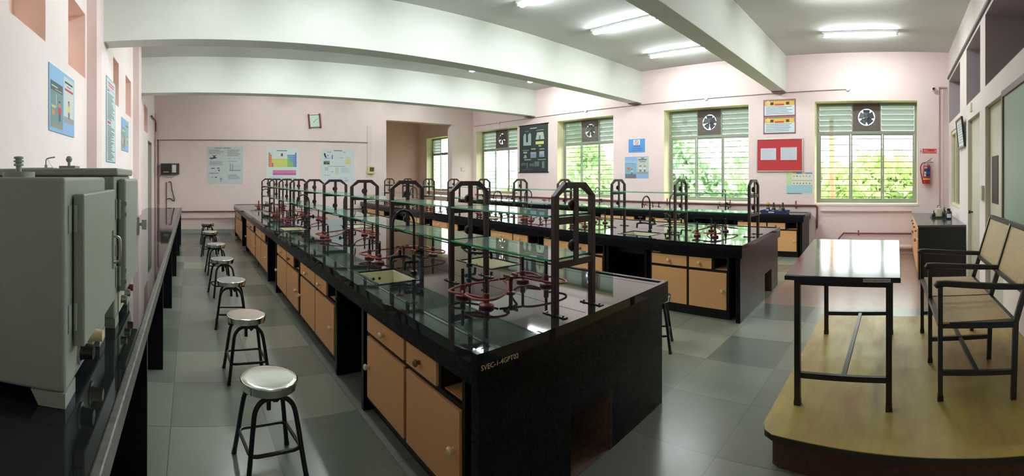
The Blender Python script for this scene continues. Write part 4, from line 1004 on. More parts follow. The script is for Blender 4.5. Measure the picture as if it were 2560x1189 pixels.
# left wall
def lw(y, z, off=0.002): return (lwx(y) + off, y, z)
RZ = pi / 2 - atan(0.0187)
def figure(x, z, s, coat, skin=(206, 150, 124)):
    return [('c', x, z + 0.30 * s, 0.055 * s, (60, 44, 40)), ('c', x, z + 0.285 * s, 0.045 * s, skin), (x - 0.05 * s, z + 0.10 * s, x + 0.05 * s, z + 0.24 * s, coat), (x - 0.085 * s, z + 0.12 * s, x - 0.05 * s, z + 0.22 * s, coat), (x + 0.05 * s, z + 0.12 * s, x + 0.085 * s, z + 0.22 * s, coat), (x - 0.045 * s, z - 0.05 * s, x - 0.008 * s, z + 0.10 * s, (70, 74, 120)), (x + 0.008 * s, z - 0.05 * s, x + 0.045 * s, z + 0.10 * s, (70, 74, 120))]
LB = (142, 190, 232)
it = [(0.04, 0.06, 0.50, 0.76, (124, 150, 150)), (0.04, 0.62, 0.50, 0.76, (92, 104, 104)), (0.04, 0.06, 0.50, 0.14, (150, 152, 140)), (0.54, 0.20, 0.97, 0.95, (206, 214, 212)), (0.54, 0.20, 0.97, 0.30, (160, 164, 160))]
it += [(0.08, 0.68, 0.3, 0.70, (200, 206, 206)), (0.2, 0.645, 0.46, 0.655, (190, 198, 198)), (0.1, 0.26, 0.2, 0.32, (226, 150, 96)), (0.08, 0.36, 0.22, 0.40, (206, 196, 140)), (0.24, 0.38, 0.26, 0.58, (190, 206, 206))] + figure(0.37, 0.22, 0.75, (196, 84, 80))
it += [(0.58, 0.85, 0.92, 0.88, (70, 74, 80)), (0.66, 0.80, 0.84, 0.815, (110, 116, 120)), (0.58, 0.73, 0.94, 0.765, (196, 70, 90))] + figure(0.75, 0.32, 0.7, (226, 206, 120))
poster('safety_poster', 'blue and grey cartoon safety poster on the wall above the ovens', 'poster', lw(3.46, 1.87), RZ, 0.74, 0.55, LB, it, t=0.006)
it = [(0.03, 0.012, 0.97, 0.988, (206, 224, 226)), (0.15, 0.93, 0.85, 0.95, (222, 120, 140)), (0.2, 0.9, 0.8, 0.92, (222, 120, 140)), (0.05, 0.865, 0.95, 0.872, (120, 160, 200)), (0.1, 0.835, 0.3, 0.855, (206, 80, 140))]
it += lines(0.1, 0.9, 0.82, 0.50, 20, (92, 100, 108), 0.5, 0.5, 21) + [(0.1, 0.455, 0.45, 0.485, (206, 80, 150))] + lines(0.1, 0.9, 0.44, 0.02, 24, (92, 100, 108), 0.5, 0.5, 22)
poster('rules_chart', 'tall pale chart of printed rules between the two cartoon posters', 'poster', lw(5.72, 1.69), RZ, 0.62, 1.12, (120, 168, 196), it, t=0.006)
it = [(0.05, 0.08, 0.5, 0.72, (150, 170, 164)), (0.54, 0.2, 0.95, 0.94, (160, 190, 190)), (0.1, 0.6, 0.45, 0.63, (226, 226, 210)), (0.08, 0.2, 0.3, 0.4, (206, 176, 120)), (0.58, 0.2, 0.8, 0.34, (214, 190, 130)), (0.6, 0.8, 0.9, 0.83, (80, 90, 100))] + figure(0.36, 0.2, 0.7, (90, 130, 160)) + figure(0.8, 0.3, 0.6, (226, 226, 220))
poster('safety_poster', 'small blue cartoon poster past the tall rules chart on the same wall', 'poster', lw(6.86, 1.91), RZ, 0.68, 0.51, LB, it, t=0.006)

# window wall
RW = -pi / 2
def ww(y, z, off=-0.0006): return (XW - off, y, z)
hc = thing('hanging_chart', 'black roller chart of apparatus drawings hanging between two windows', 'chart', ww(9.76, 1.64, 0.0), RW)
tmp = poster('chart_sheet', None, None, (0, 0, 0), 0, 1.16, 1.33, (44, 56, 56), [
    (0.38, 0.92, 0.62, 0.935, (200, 210, 206)), (0.2, 0.87, 0.34, 0.88, (150, 160, 158)), (0.6, 0.87, 0.86, 0.88, (170, 180, 176)),
    ('p', [(0.14, 0.57), (0.42, 0.57), (0.42, 0.80), (0.38, 0.84), (0.31, 0.80), (0.31, 0.64), (0.24, 0.64), (0.24, 0.80), (0.2, 0.84), (0.14, 0.78)], (158, 178, 176)),
    ('p', [(0.58, 0.68), (0.88, 0.68), (0.84, 0.83), (0.63, 0.83)], (176, 188, 182)), (0.7, 0.68, 0.74, 0.76, (90, 104, 100)), (0.68, 0.78, 0.8, 0.82, (204, 208, 140)), (0.58, 0.58, 0.86, 0.64, (206, 210, 120)),
    (0.68, 0.53, 0.77, 0.56, (160, 172, 170)), (0.12, 0.46, 0.34, 0.475, (150, 160, 156)), (0.42, 0.475, 0.58, 0.50, (170, 178, 150)), (0.72, 0.47, 0.88, 0.485, (160, 170, 160)),
    (0.14, 0.40, 0.28, 0.44, (160, 170, 160)), ('p', [(0.14, 0.30), (0.28, 0.30), (0.24, 0.37), (0.18, 0.37)], (150, 162, 156)), (0.40, 0.30, 0.60, 0.42, (126, 150, 190)), (0.40, 0.39, 0.60, 0.42, (160, 170, 160)), (0.70, 0.31, 0.88, 0.37, (120, 148, 180)), (0.71, 0.37, 0.87, 0.43, (170, 176, 172)),
    (0.18, 0.25, 0.42, 0.28, (140, 150, 140)), (0.66, 0.25, 0.92, 0.265, (150, 160, 154)), (0.06, 0.14, 0.22, 0.20, (84, 98, 96)), (0.36, 0.12, 0.52, 0.18, (90, 104, 100)), (0.54, 0.12, 0.70, 0.22, (100, 112, 108)), (0.8, 0.08, 0.88, 0.22, (104, 124, 122)), (0.26, 0.08, 0.3, 0.2, (90, 110, 130)), (0.08, 0.055, 0.44, 0.06, (120, 140, 136))])
tmp.parent = hc
for z in (-0.012, 1.335): MB().cyl((-0.03, -0.008, z), (1.19, -0.008, z), 0.013, 10).build('roller_rod', M_black, hc)
MB().tube([(0.4, -0.006, 1.345), (0.58, -0.006, 1.40), (0.76, -0.006, 1.345)], 0.002, 6).build('hanging_cord', M_wire, hc)
poster('notice_sheet', 'small bright blue sheet with a white no entry picture, upper of two blue sheets', 'poster', ww(5.955, 2.065), RW, 0.455, 0.315, (94, 156, 222), [(0.3, 0.56, 0.7, 0.94, (226, 232, 226)), ('c', 0.5, 0.75, 0.12, (210, 110, 96)), ('c', 0.5, 0.75, 0.09, (236, 226, 216)), ('p', [(0.43, 0.84), (0.46, 0.87), (0.57, 0.66), (0.54, 0.63)], (210, 110, 96)), (0.28, 0.44, 0.72, 0.48, (60, 90, 160)), (0.2, 0.28, 0.8, 0.32, (70, 100, 160)), (0.15, 0.14, 0.85, 0.18, (70, 100, 160))], group=None)
it = [(0.0, 0.0, 0.48, 0.82, (136, 180, 204)), (0.02, 0.72, 0.47, 0.81, (180, 206, 214)), (0.02, 0.0, 0.48, 0.2, (110, 116, 124)), (0.06, 0.755, 0.42, 0.765, (96, 120, 140)), (0.06, 0.68, 0.42, 0.69, (96, 120, 140)), (0.52, 0.2, 1.0, 0.97, (196, 202, 198)), (0.52, 0.2, 1.0, 0.3, (164, 158, 148)), (0.68, 0.90, 0.82, 0.94, (70, 74, 80)), (0.58, 0.83, 0.92, 0.87, (70, 74, 80)), (0.62, 0.75, 0.88, 0.78, (100, 104, 108)), (0.1, 0.4, 0.24, 0.52, (216, 130, 90)), (0.1, 0.34, 0.34, 0.38, (110, 176, 160)), (0.25, 0.26, 0.38, 0.34, (214, 160, 170))] + figure(0.3, 0.22, 0.6, (196, 206, 210)) + figure(0.66, 0.34, 0.7, (220, 226, 222)) + figure(0.84, 0.34, 0.66, (222, 226, 220))
poster('safety_poster', 'blue and grey cartoon lab poster below the small bright blue sheet', 'poster', ww(6.06, 1.465), RW, 0.66, 0.505, (142, 184, 226), it)
def ylw(z0):
    q = [(0.0, z0, 1.0, z0 + 0.48, (226, 190, 90)), (0.0, z0, 0.05, z0 + 0.48, (150, 110, 130)), (0.95, z0, 1.0, z0 + 0.48, (150, 110, 120)), (0.0, z0, 1.0, z0 + 0.03, (120, 84, 110)), (0.0, z0 + 0.44, 1.0, z0 + 0.48, (176, 120, 90)), (0.04, z0 + 0.04, 0.96, z0 + 0.31, (214, 228, 234)), (0.36, z0 + 0.31, 0.64, z0 + 0.365, (216, 84, 80)), (0.3, z0 + 0.375, 0.7, z0 + 0.425, (206, 196, 84)), ('c', 0.15, z0 + 0.40, 0.06, (226, 206, 150)), (0.22, z0 + 0.33, 0.32, z0 + 0.41, (84, 58, 52)), (0.7, z0 + 0.33, 0.8, z0 + 0.41, (92, 62, 50))]
    return q + lines(0.08, 0.92, z0 + 0.30, z0 + 0.06, 5, (96, 112, 124), 0.3, 0.25, int(z0 * 10) + 3)
poster('information_poster', 'orange yellow bordered double poster of printed text above the red notice board', 'poster', ww(2.685, 2.36), RW, 0.68, 0.70, (140, 96, 110), ylw(0.01) + ylw(0.51))
NB = thing('notice_board', 'red felt notice board in an aluminium frame beneath the yellow bordered poster', 'board', ww(2.825, 1.60, 0.0), RW)
MB().box(0.02, 0.95, -0.02, 0, 0.02, 0.65).build('felt_panel', M_redfelt, NB)
mb = MB(); mb.box(0, 0.97, -0.03, 0, 0, 0.022); mb.box(0, 0.97, -0.03, 0, 0.648, 0.67); mb.box(0, 0.022, -0.03, 0, 0.022, 0.648); mb.box(0.948, 0.97, -0.03, 0, 0.022, 0.648)
mb.build('frame', mat('pale_aluminium', (196, 198, 192), 0.35, metal=0.5), NB, bevel=0.005)
for k, (y, w, h, z) in enumerate(((2.735, 0.325, 0.235, 1.84), (2.315, 0.335, 0.255, 1.835))):
    it = lines(0.08, 0.92, 0.92, 0.1, 10, (186, 194, 206), 0.3, 0.3, 41 + k)
    if k: it += [(0.06, 0.95, 0.96, 0.975, (206, 130, 130))]
    poster('notice_paper', ['plain white paper pinned to the red board, near the blue posters', 'white paper with a faint red heading line pinned to the red board'][k], 'paper', (XW - 0.0235, y, z), RW, w, h, (208, 214, 222), it, t=0.001, group='papers on the red board')
it = [(0.0, 0.9, 0.25, 1.0, (206, 220, 160)), (0.25, 0.93, 0.4, 1.0, (226, 196, 90)), (0.4, 0.93, 0.6, 1.0, (100, 140, 190)), (0.6, 0.93, 0.75, 1.0, (226, 180, 90)), (0.75, 0.93, 1.0, 1.0, (110, 150, 200)), (0, 0.45, 0.22, 0.9, (206, 224, 170)), (0.22, 0.45, 1.0, 0.93, (226, 230, 214)), (0.02, 0.06, 1.0, 0.43, (176, 214, 220)), (0.03, 0.02, 0.6, 0.05, (70, 84, 80))]
for k in range(6): it += [(0.27 + k * 0.12, 0.80, 0.33 + k * 0.12, 0.86, (170, 110, 90) if k == 1 else (190, 176, 140)), (0.28 + k * 0.12, 0.48, 0.32 + k * 0.12, 0.53, (110, 100, 96))]
for k in range(5): it += [(0.05, 0.1 + k * 0.07, 0.97, 0.105 + k * 0.07, (130, 170, 180))]
it += [(0.22, 0.62, 1.0, 0.64, (150, 140, 120))]
poster('colour_chart', 'small pale green and blue calendar like chart just below the red board', 'poster', ww(2.205, 1.15), RW, 0.535, 0.435, (206, 222, 206), it)
fs = thing('fire_sign', 'small red sign above the wall mounted extinguisher', 'sign', ww(-0.44, 1.955), RW)
mb = MB(); mb.box(0, 0.33, -0.003, 0, 0, 0.09, 0)
mb.box(0.0, 0.055, -0.0036, -0.003, 0.004, 0.086, 1); mb.box(0.014, 0.03, -0.0042, -0.0036, 0.012, 0.06, 0); mb.box(0.018, 0.026, -0.0042, -0.0036, 0.06, 0.076, 0); mb.box(0.034, 0.04, -0.0042, -0.0036, 0.02, 0.07, 0)
for (x, z) in ((0.07, 0.015), (0.088, 0.03), (0.07, 0.05), (0.088, 0.062)): mb.box(x, x + 0.012, -0.0036, -0.003, z, z + 0.012, 1)
mb.box(0.29, 0.294, -0.0036, -0.003, 0.015, 0.075, 1); mb.box(0.305, 0.315, -0.0036, -0.003, 0.02, 0.07, 1)
for txt, z in (('Fire', 0.05), ('Extinguisher', 0.012)):
    tv, tf, tw, th = text_mesh(txt, 0.036, 0.0002); k = min(1, 0.175 / tw)
    mb.add([(0.11 + x * k, -0.0034 - zz, z + y * 0.9) for x, y, zz in tv], tf, 1)
mb.build('sign_plate', [mat('sign_red', (206, 62, 60), 0.4), mat('sign_white', (238, 226, 222), 0.4)], fs)
FE = thing('fire_extinguisher', 'red fire extinguisher with a yellow band hanging between window and corner', 'extinguisher', (XW - 0.075, -0.575, 1.36))
MB().lathe([(0, 0), (0.066, 0), (0.072, 0.01), (0.072, 0.33), (0.06, 0.365), (0.03, 0.388), (0, 0.39)], 26).build('cylinder', M_ext, FE)
MB().lathe([(0.0725, 0.085), (0.0735, 0.086), (0.0735, 0.104), (0.0725, 0.105)], 26).build('band', M_yellow, FE)
mb = MB(); vs = []
for (z0, z1, a0, a1, m) in ((0.14, 0.33, 2.3, 4.1, 0), (0.24, 0.29, 2.4, 4.0, 1), (0.15, 0.19, 2.9, 4.0, 1), (0.2, 0.235, 2.4, 2.9, 2), (0.3, 0.325, 2.4, 3.2, 3), (0.15, 0.185, 2.35, 2.8, 2)):
    k = 8; rr = 0.0728 + 0.0003 * m + (0.0002 if m else 0); b = []
    for i in range(k + 1):
        a = a0 + (a1 - a0) * i / k; b += [(rr * cos(a), rr * sin(a), z0), (rr * cos(a), rr * sin(a), z1)]
    mb.add(b, [(2 * i, 2 * i + 2, 2 * i + 3, 2 * i + 1) for i in range(k)], m)
mb.build('label_wrap', [flat((70, 82, 124)), flat((40, 52, 108)), flat((206, 206, 196)), flat((206, 160, 90))], FE)
MB().lathe([(0, 0.375), (0.066, 0.362), (0.05, 0.385), (0.03, 0.40), (0.018, 0.42), (0, 0.425)], 20).build('collar', M_steel, FE)
mb = MB(); mb.bar((0, 0.01, 0.42), (0, -0.105, 0.50), 0.018, 0.01); mb.bar((0, 0.0, 0.415), (0, -0.13, 0.42), 0.018, 0.008); mb.build('lever', M_black, FE)
MB().prism([(0.0 - 0.02, 0.425), (-0.09, 0.425), (-0.075, 0.47)], lambda a, b, d: (d, a, b), -0.006, 0.006).build('safety_tag', M_yellow, FE)
MB().tube(catmull([(0, 0.02, 0.415), (0, 0.08, 0.40), (0, 0.12, 0.33), (0, 0.115, 0.22), (0, 0.09, 0.1), (-0.01, 0.075, 0.0)], 6), 0.011, 10).build('hose', mat('dark_red_hose', (140, 42, 44), 0.45), FE)
MB().box(0.06, 0.075, -0.02, 0.02, 0.3, 0.36).build('wall_mount', M_steel, FE)

# clock, meter box, switch box, camera
CK = thing('wall_clock', 'square white clock with maroon sides hanging slightly tilted on the back wall', 'clock', (3.40, YB - 0.001, 3.05))
CK.rotation_euler = (0, math.radians(-5), 0)
MB().box(-0.17, 0.17, -0.03, 0, -0.18, 0.18).build('case', mat('clock_case_grey', (120, 122, 118), 0.4), CK, bevel=0.004)
for s in (-1, 1):
    mb = MB(); mb.cyl((s * 0.158, -0.028, -0.2), (s * 0.158, -0.028, 0.2), 0.026, 14); mb.build('side_trim', mat('clock_maroon', (112, 48, 60), 0.3), CK)
MB().box(-0.135, 0.135, -0.033, -0.03, -0.155, 0.16).build('dial', mat('clock_dial', (214, 236, 224), 0.3), CK)
for k in range(12):
    a = pi * k / 6; MB().box(0.115 * sin(a) - 0.006, 0.115 * sin(a) + 0.006, -0.0345, -0.033, 0.13 * cos(a) - 0.008, 0.13 * cos(a) + 0.008).build('hour_mark', flat((150, 176, 166)), CK)
mb = MB(); mb.bar((0, -0.036, 0), (-0.045, -0.036, -0.045), 0.012, 0.002, up=(0, 1, 0)); mb.build('hand', flat((70, 80, 80)), CK)
mb = MB(); mb.bar((-0.01, -0.038, -0.01), (0.085, -0.038, 0.07), 0.008, 0.002, up=(0, 1, 0)); mb.build('hand', flat((70, 80, 80)), CK)
MX = thing('meter_box', 'dark electric meter box with a pale card high in the back corner', 'meter box', (-0.56, YB - 0.002, 1.56))
MB().box(-0.24, 0.02, -0.1, 0, 0, 0.30).build('meter_case', mat('meter_black', (42, 36, 36), 0.35), MX, bevel=0.008)
MB().box(-0.17, -0.03, -0.103, -0.1, 0.06, 0.085).build('maker_plate', M_label, MX)
MB().box(0.03, 0.25, -0.08, 0, 0.005, 0.30).build('fuse_case', mat('fuse_brown', (66, 62, 48), 0.5), MX, bevel=0.006)
MB().box(0.06, 0.17, -0.083, -0.08, 0.06, 0.26).build('card', M_paper, MX)
mb = MB(); mb.tube(catmull([(-0.2, -0.02, 0.0), (-0.1, -0.03, -0.06), (0.02, -0.03, -0.07), (0.15, -0.02, -0.02)], 5), 0.006, 6); mb.tube(catmull([(-0.2, -0.02, -0.01), (-0.28, -0.015, -0.05), (-0.285, -0.012, -0.4), (-0.28, -0.012, -0.8)], 6), 0.006, 6)
mb.build('meter_leads', M_wire, MX)
tag(MB().tube(catmull([(-0.60, YB - 0.03, 1.36), (-0.53, YB - 0.03, 1.35), (-0.50, YB - 0.03, 1.15), (-0.44, YB - 0.03, 0.90), (-0.46, YB - 0.03, 0.86), (-0.55, YB - 0.03, 0.92), (-0.64, YB - 0.03, 0.91)], 7), 0.012, 8).build('flexible_hose', mat('dark_hose', (58, 44, 40), 0.5)), 'dark looped hose hanging under the meter box', 'hose')
tag(MB().cyl((-0.655, YB - 0.03, 0.001), (-0.655, YB - 0.03, 1.36), 0.013, 10).build('riser_pipe', M_pipe), 'thin brown upright pipe below the meter box', 'pipe')
SB = thing('switch_box', 'small yellow fuse switch box on the back wall beside the alcove opening', 'switch box', (5.09, YB, 1.59))
MB().box(-0.1, 0.1, -0.07, 0, 0, 0.225).build('case', mat('yellow_box', (222, 214, 140), 0.4), SB, bevel=0.008)
MB().box(-0.05, 0.08, -0.085, -0.07, 0.07, 0.19).build('fuse_holder', mat('fuse_brown', (66, 62, 48), 0.5), SB)
tag(MB().box(4.985, 5.115, YB - 0.02, YB - 0.001, 1.82, 2.97).build('cable_trunking', M_conduit, bevel=0.003), 'pale upright cable trunking above the yellow switch box', 'trunking')
tag(MB().cyl((-1.0, YB - 0.015, 2.49), (5.0, YB - 0.015, 2.5), 0.012, 8).build('wall_conduit', M_wire), 'thin horizontal conduit across the back wall above the charts', 'conduit')
for z, r, lab in ((0.57, 0.018, 'upper'), (0.40, 0.02, 'lower')):
    tag(MB().cyl((-0.9, YB - 0.05, z), (5.0, YB - 0.05, z + 0.02), r, 10).build('water_pipe', M_pipe if lab == 'upper' else M_pinkpipe), '%s horizontal pipe low on the back wall behind the benches' % lab, 'pipe', 'pipes along the back wall')
mb = MB(); mb.tube(catmull([(-0.955, 10.9, 2.98), (-0.94, 11.4, 2.98), (-0.93, 11.75, 2.97), (-0.93, 11.9, 2.92), (-0.93, 11.92, 2.7)], 5), 0.02, 8); tag(mb.build('rusty_pipe', M_pipe), 'rusty bent pipe high in the corner beside the back wall', 'pipe')
tag(MB().cyl((-0.93, 12.0, 0.01), (-0.93, 12.0, 3.19), 0.022, 10).build('corner_pipe', M_pinkpipe), 'pink painted upright pipe in the back corner', 'pipe')
tag(MB().cyl((-0.875, 12.01, 0.01), (-0.875, 12.01, 2.5), 0.014, 10).build('corner_pipe', M_pipe), 'thin brown upright pipe next to the pink corner pipe', 'pipe')
tag(MB().box(8.28, 8.42, YB - 0.03, YB - 0.0005, 1.70, 1.82).build('wall_socket', M_conduit, bevel=0.005), 'small white socket on the wall pier beside the alcove', 'socket')
CV = thing('security_camera', 'small white dome security camera high near the window corner', 'camera', (XW - 0.11, -0.70, 3.19))
MB().lathe([(0, -0.045), (0.03, -0.04), (0.045, -0.01), (0.045, 0.02), (0.03, 0.035), (0, 0.04)], 18).build('camera_body', M_conduit, CV)
MB().lathe([(0, -0.05), (0.022, -0.048), (0.026, -0.035), (0, -0.03)], 14, axis='X').build('lens', M_black, CV)
MB().tube([(0.02, 0, 0.03), (0.06, -0.02, 0.05), (0.112, -0.03, 0.05)], 0.01, 8).build('bracket', M_conduit, CV)

# wall wiring and pipes on the window side
wp = [(0.96, 3.22), (2.93, 3.185), (4.3, 3.175), (8.0, 3.175), (10.7, 3.175), (12.0, 3.175)]
tag(MB().tube([(XW - 0.012, y, z - 0.01) for y, z in wp], 0.008, 6).build('wall_cable', M_wire), 'thin grey cable running along the wall above the windows', 'cable')
for k, (y, z) in enumerate(((0.96, 3.21), (3.95, 3.165), (7.25, 3.165), (10.7, 3.165))):
    mb = MB(); mb.lathe([(0, -0.035), (0.035, -0.033), (0.045, 0.0), (0, 0.0)], 16, (XW, y, z), axis='X'); mb.box(XW - 0.012, XW - 0.001, y - 0.005 - 0.03, y + 0.005 - 0.03, 2.99, z - 0.03)
    tag(mb.build('junction_box', M_conduit), 'round white junction box above the fan ' + ['next to the extinguisher', 'next to the red board', 'next to the blue posters', 'next to the black chart'][k], 'junction box', 'junction boxes above the fans')
mb = MB(); mb.tube([(XW - 0.03, 11.9, 0.93), (XW - 0.03, 1.6, 0.93), (XW - 0.03, 1.57, 0.9), (XW - 0.03, 1.57, 0.5)], 0.02, 10)
for y in (2.0, 3.4, 4.9, 6.4, 7.9, 9.4):
    mb.cyl((XW - 0.03, y, 0.86), (XW - 0.03, y, 1.02), 0.012, 8)
tag(mb.build('gas_pipe', M_pipe), 'brown gas pipe with small taps along the wall above the window bench', 'pipe')
tag(MB().cyl((XW - 0.03, 1.5, 0.83), (XW - 0.03, -0.28, 0.835), 0.017, 10).build('water_pipe', M_pinkpipe), 'pink painted pipe below the window beside the extinguisher', 'pipe', 'pipes below the end window')
mb = MB(); mb.tube([(XW - 0.14, 1.16, 0.02), (XW - 0.12, 1.13, 0.3), (XW - 0.05, 1.04, 0.4), (XW - 0.05, -0.28, 0.4)], 0.018, 10); mb.cyl((XW - 0.05, 0.75, 0.36), (XW - 0.05, 0.75, 0.46), 0.013, 8)
tag(mb.build('water_pipe', M_pipe), 'brown bent pipe low on the wall beneath the end window', 'pipe', 'pipes below the end window')
tag(MB().cyl((XW - 0.06, 1.02, 0.14), (XW - 0.06, -0.28, 0.14), 0.05, 14).build('drain_pipe', M_pinkpipe), 'thick pink drain pipe just above the floor beneath the end window', 'pipe')
for k, y in enumerate((-0.815, -0.895)):
    tag(MB().tube([(XW - 0.02 - 0.045 * k, y, 0.84), (XW - 0.02 - 0.045 * k, y, 3.24 - 0.05 * k), (XW - 0.02 - 0.045 * k, -0.975, 3.24 - 0.05 * k)], 0.018 if k == 0 else 0.014, 8).build('corner_conduit', M_pinkpipe), ['pink conduit in the window corner, closer to the extinguisher', 'pink conduit in the window corner, right against the corner'][k], 'conduit', 'upright conduits in the window corner')
tag(MB().box(3.6, 8.74, YF - 0.0005, YF + 0.03, 3.40, 3.44).build('cable_trunking', mat('dark_trunking', (92, 84, 82), 0.5)), 'dark cable trunking along the wall above the high recesses', 'trunking')

# ------------------------------------------------------------------ ceiling lights
M_tube = emit('fluorescent_tube', (0.93, 1.0, 0.99), 80.0)
M_batten = mat('white_batten', (228, 230, 228), 0.4)
def make_light():
    r = thing('ceiling_light', 'x', 'light')
    MB().box(-0.06, 0.06, -0.64, 0.64, -0.04, 0).build('batten', M_batten, r, bevel=0.004)
    for s in (-1, 1):
        MB().cyl((s * 0.035, -0.595, -0.062), (s * 0.035, 0.595, -0.062), 0.014, 12).build('tube', M_tube, r)
        for y in (-0.61, 0.61): MB().box(s * 0.035 - 0.016, s * 0.035 + 0.016, y - 0.015, y + 0.015, -0.08, -0.04).build('lamp_holder', M_batten, r)
    return r
l0 = make_light(); fl = True
bays = [('added unseen to brighten the back wall end', 10.7, [5.9, 2.5]), ('in the bay over the platform', 0.62, [7.5, 5.8]), ('between the first and second beams', 4.04, [7.62, 5.82, 4.18, 2.5, 0.85]), ('between the second and third beams', 7.6, [7.68, 5.9, 4.2, 2.5, 0.85])]  # first bay's lamps are added out of view to brighten the back wall
for nm, y, xs in bays:
    for k, x in enumerate(xs):
        o = l0 if fl else dup(l0); fl = False
        o.location = (x, y - (0.22 if (y > 7 and x < 5) else 0.0), ZC); tag(o, '%s twin tube light from the windows %s' % (ORD[k], nm), None, 'twin tube ceiling lights')  # lamps away from the windows are unseen, kept for light behind the beams

# ------------------------------------------------------------------ outdoors
struct(MB().box(9.6, 70, -40, 70, -3.4, -3.2).build('ground', mat('sunlit_lawn', (140, 160, 84), 0.9, noise=0.25, nscale=0.6)))
def leafmat(name, rgb):
    c = lin(rgb)
    def b(nt):
        d = nt.nodes.new('ShaderNodeBsdfDiffuse'); d.inputs[0].default_value = c
        t = nt.nodes.new('ShaderNodeBsdfTranslucent'); t.inputs[0].default_value = (min(1, c[0] * 1.5), min(1, c[1] * 1.4), c[2], 1)
        m = nt.nodes.new('ShaderNodeMixShader'); m.inputs[0].default_value = 0.45
        nt.links.new(d.outputs[0], m.inputs[1]); nt.links.new(t.outputs[0], m.inputs[2]); return m.outputs[0]
    return mixmat(name, b)
LM = [leafmat('leaf_bright', (166, 188, 138)), leafmat('leaf_mid', (156, 184, 146)), leafmat('leaf_blue_green', (158, 184, 164))]
def tree(label, x, y, h, r, m, n, seed, narrow=False):
    rnd = random.Random(seed); root = thing('garden_tree', label, 'tree', (x, y, -3.2), 0, 'trees outside the windows')
    MB().tube([(0, 0, 0), (0.1, 0.05, h * 0.5), (0.0, 0.1, h * 0.85)], [0.14, 0.1, 0.04], 8).build('trunk', mat('tree_bark', (110, 84, 66), 0.9, noise=0.3, nscale=8), root)
    mb = MB(); vs = []; fs = []
    cl = [(rnd.gauss(0, r * 0.45), rnd.gauss(0, r * 0.45), h * 0.72 + rnd.gauss(0, r * 0.5), r * rnd.uniform(0.3, 0.55)) for _ in range(16)]
    for i in range(n):
        cx, cy, cz, cr = rnd.choice(cl)
        d = Vector((rnd.gauss(0, 1), rnd.gauss(0, 1), rnd.gauss(0, 1))).normalized() * cr * rnd.random() ** 0.4
        p = Vector((cx, cy, cz)) + d
        a = Vector((rnd.gauss(0, 1), rnd.gauss(0, 1), rnd.gauss(0, 1) - 0.6)).normalized(); q = a.cross(Vector((rnd.gauss(0, 1), rnd.gauss(0, 1), rnd.gauss(0, 1)))).normalized()
        L = rnd.uniform(0.2, 0.36) * (1.3 if narrow else 1); w = L * (0.14 if narrow else 0.3)
        b = len(vs); vs += [p, p + a * L * 0.5 + q * w, p + a * L, p + a * L * 0.5 - q * w]; fs.append((b, b + 1, b + 2, b + 3))
    mb.add(vs, fs); mb.build('foliage', m, root)
tree('bushy tree seen through the window beside the extinguisher', 12.6, 0.05, 6.0, 1.5, LM[0], 5200, 1, True)
tree('pale tree behind the bare trunk in the end window', 17.6, 2.9, 5.6, 1.3, LM[0], 2400, 2)
tree('blue green tree seen through the window by the red board', 13.2, 6.6, 6.2, 1.5, LM[2], 3200, 3)
tree('low bright tree in the middle of the window by the red board', 17.5, 6.4, 4.6, 1.3, LM[1], 2200, 4)
tree('leafy tree filling the window by the two blue posters', 13.0, 10.6, 5.4, 1.6, LM[1], 3800, 5)
tree('pale tree at the edge of the window by the blue posters', 17.6, 14.2, 5.8, 1.4, LM[0], 2200, 6)
tree('low bright shrub tree in the window by the black chart', 14.5, 16.6, 3.9, 1.3, LM[0], 2400, 7)
tg = MB().tube([(10.6, 1.55, -3.2), (10.65, 1.53, 0.5), (10.6, 1.56, 2.9)], [0.09, 0.075, 0.05], 10).build('bare_trunk', mat('orange_bark', (196, 140, 104), 0.8, noise=0.2, nscale=6)); tag(tg, 'bare orange brown trunk outside the window next to the extinguisher', 'trunk')
tag(MB().box(20.5, 21.7, 2.4, 5.0, -3.2, 0.6).build('blue_shed', mat('blue_sheet', (74, 140, 196), 0.5)), 'blue sheet roof glimpsed low through the end window', 'shed')
BL = thing('distant_building', 'pale building far outside the window by the black chart', 'building', (30, 34, -3.2))
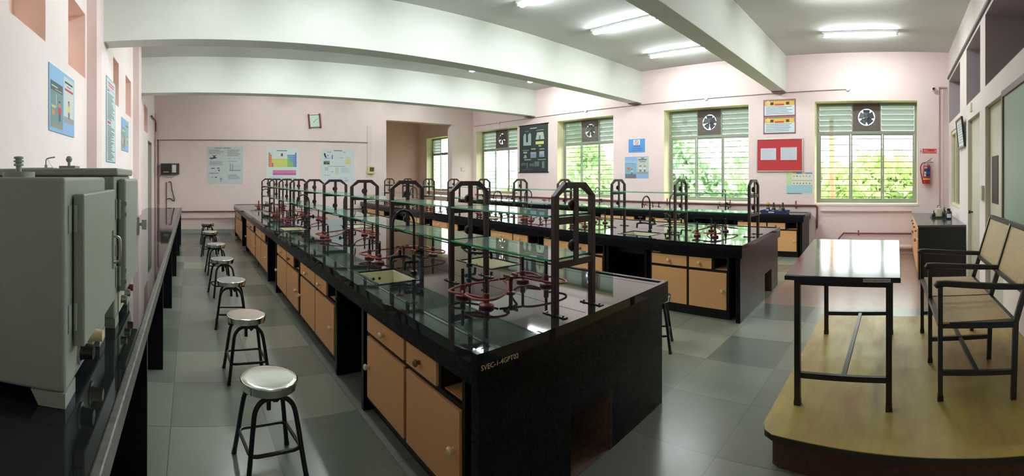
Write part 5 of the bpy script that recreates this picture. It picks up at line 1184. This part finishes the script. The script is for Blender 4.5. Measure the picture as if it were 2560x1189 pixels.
MB().box(-3, 3, -7, 7, 0, 9.0).build('walls', mat('pale_render', (226, 230, 232), 0.8), BL)
for k in range(5):
    for q in range(3): MB().box(-3.03, -3.0, -6 + k * 2.7, -4.8 + k * 2.7, 1.6 + q * 2.6, 2.9 + q * 2.6).build('window', mat('grey_pane', (150, 164, 172), 0.3), BL)

# ------------------------------------------------------------------ light, camera, render look
w = bpy.data.worlds.new('sky'); SC.world = w; w.use_nodes = True
bg = w.node_tree.nodes['Background']; bg.inputs[0].default_value = (0.95, 0.99, 0.98, 1); bg.inputs[1].default_value = 4.6
sun = bpy.data.lights.new('sun', 'SUN'); sun.energy = 6.0; sun.angle = math.radians(1.5); sun.color = (1.0, 0.95, 0.84)
so = bpy.data.objects.new('sun', sun); COL.objects.link(so)
so.rotation_euler = Vector((0.50, 0.22, -0.84)).to_track_quat('-Z', 'Y').to_euler(); so.location = (0, 0, 12)

F = 1124.1; XL = 477.0; Y0 = 443.3
cam = bpy.data.cameras.new('camera'); co = bpy.data.objects.new('camera', cam); COL.objects.link(co)
co.location = (0, 0, H); mid = (1280 - XL) / F
co.rotation_euler = (pi / 2, 0, -mid)
cam.type = 'PANO'; cam.panorama_type = 'CENTRAL_CYLINDRICAL'
cam.central_cylindrical_range_u_min = -1280 / F; cam.central_cylindrical_range_u_max = 1280 / F
cam.central_cylindrical_range_v_min = (Y0 - 1189) / F; cam.central_cylindrical_range_v_max = Y0 / F
cam.central_cylindrical_radius = 1.0
cam.clip_start = 0.02; cam.clip_end = 200
SC.camera = co
SC.view_settings.view_transform = 'Standard'; SC.view_settings.look = 'None'; SC.view_settings.gamma = 1.0; SC.view_settings.exposure = 0.6; SC.view_settings.use_curve_mapping = False
cy = SC.cycles
cy.max_bounces = 10; cy.diffuse_bounces = 5; cy.glossy_bounces = 4; cy.transparent_max_bounces = 24; cy.transmission_bounces = 6
cy.sample_clamp_indirect = 6.0; cy.use_denoising = True; cy.caustics_reflective = False; cy.caustics_refractive = False
cy.use_light_tree = True
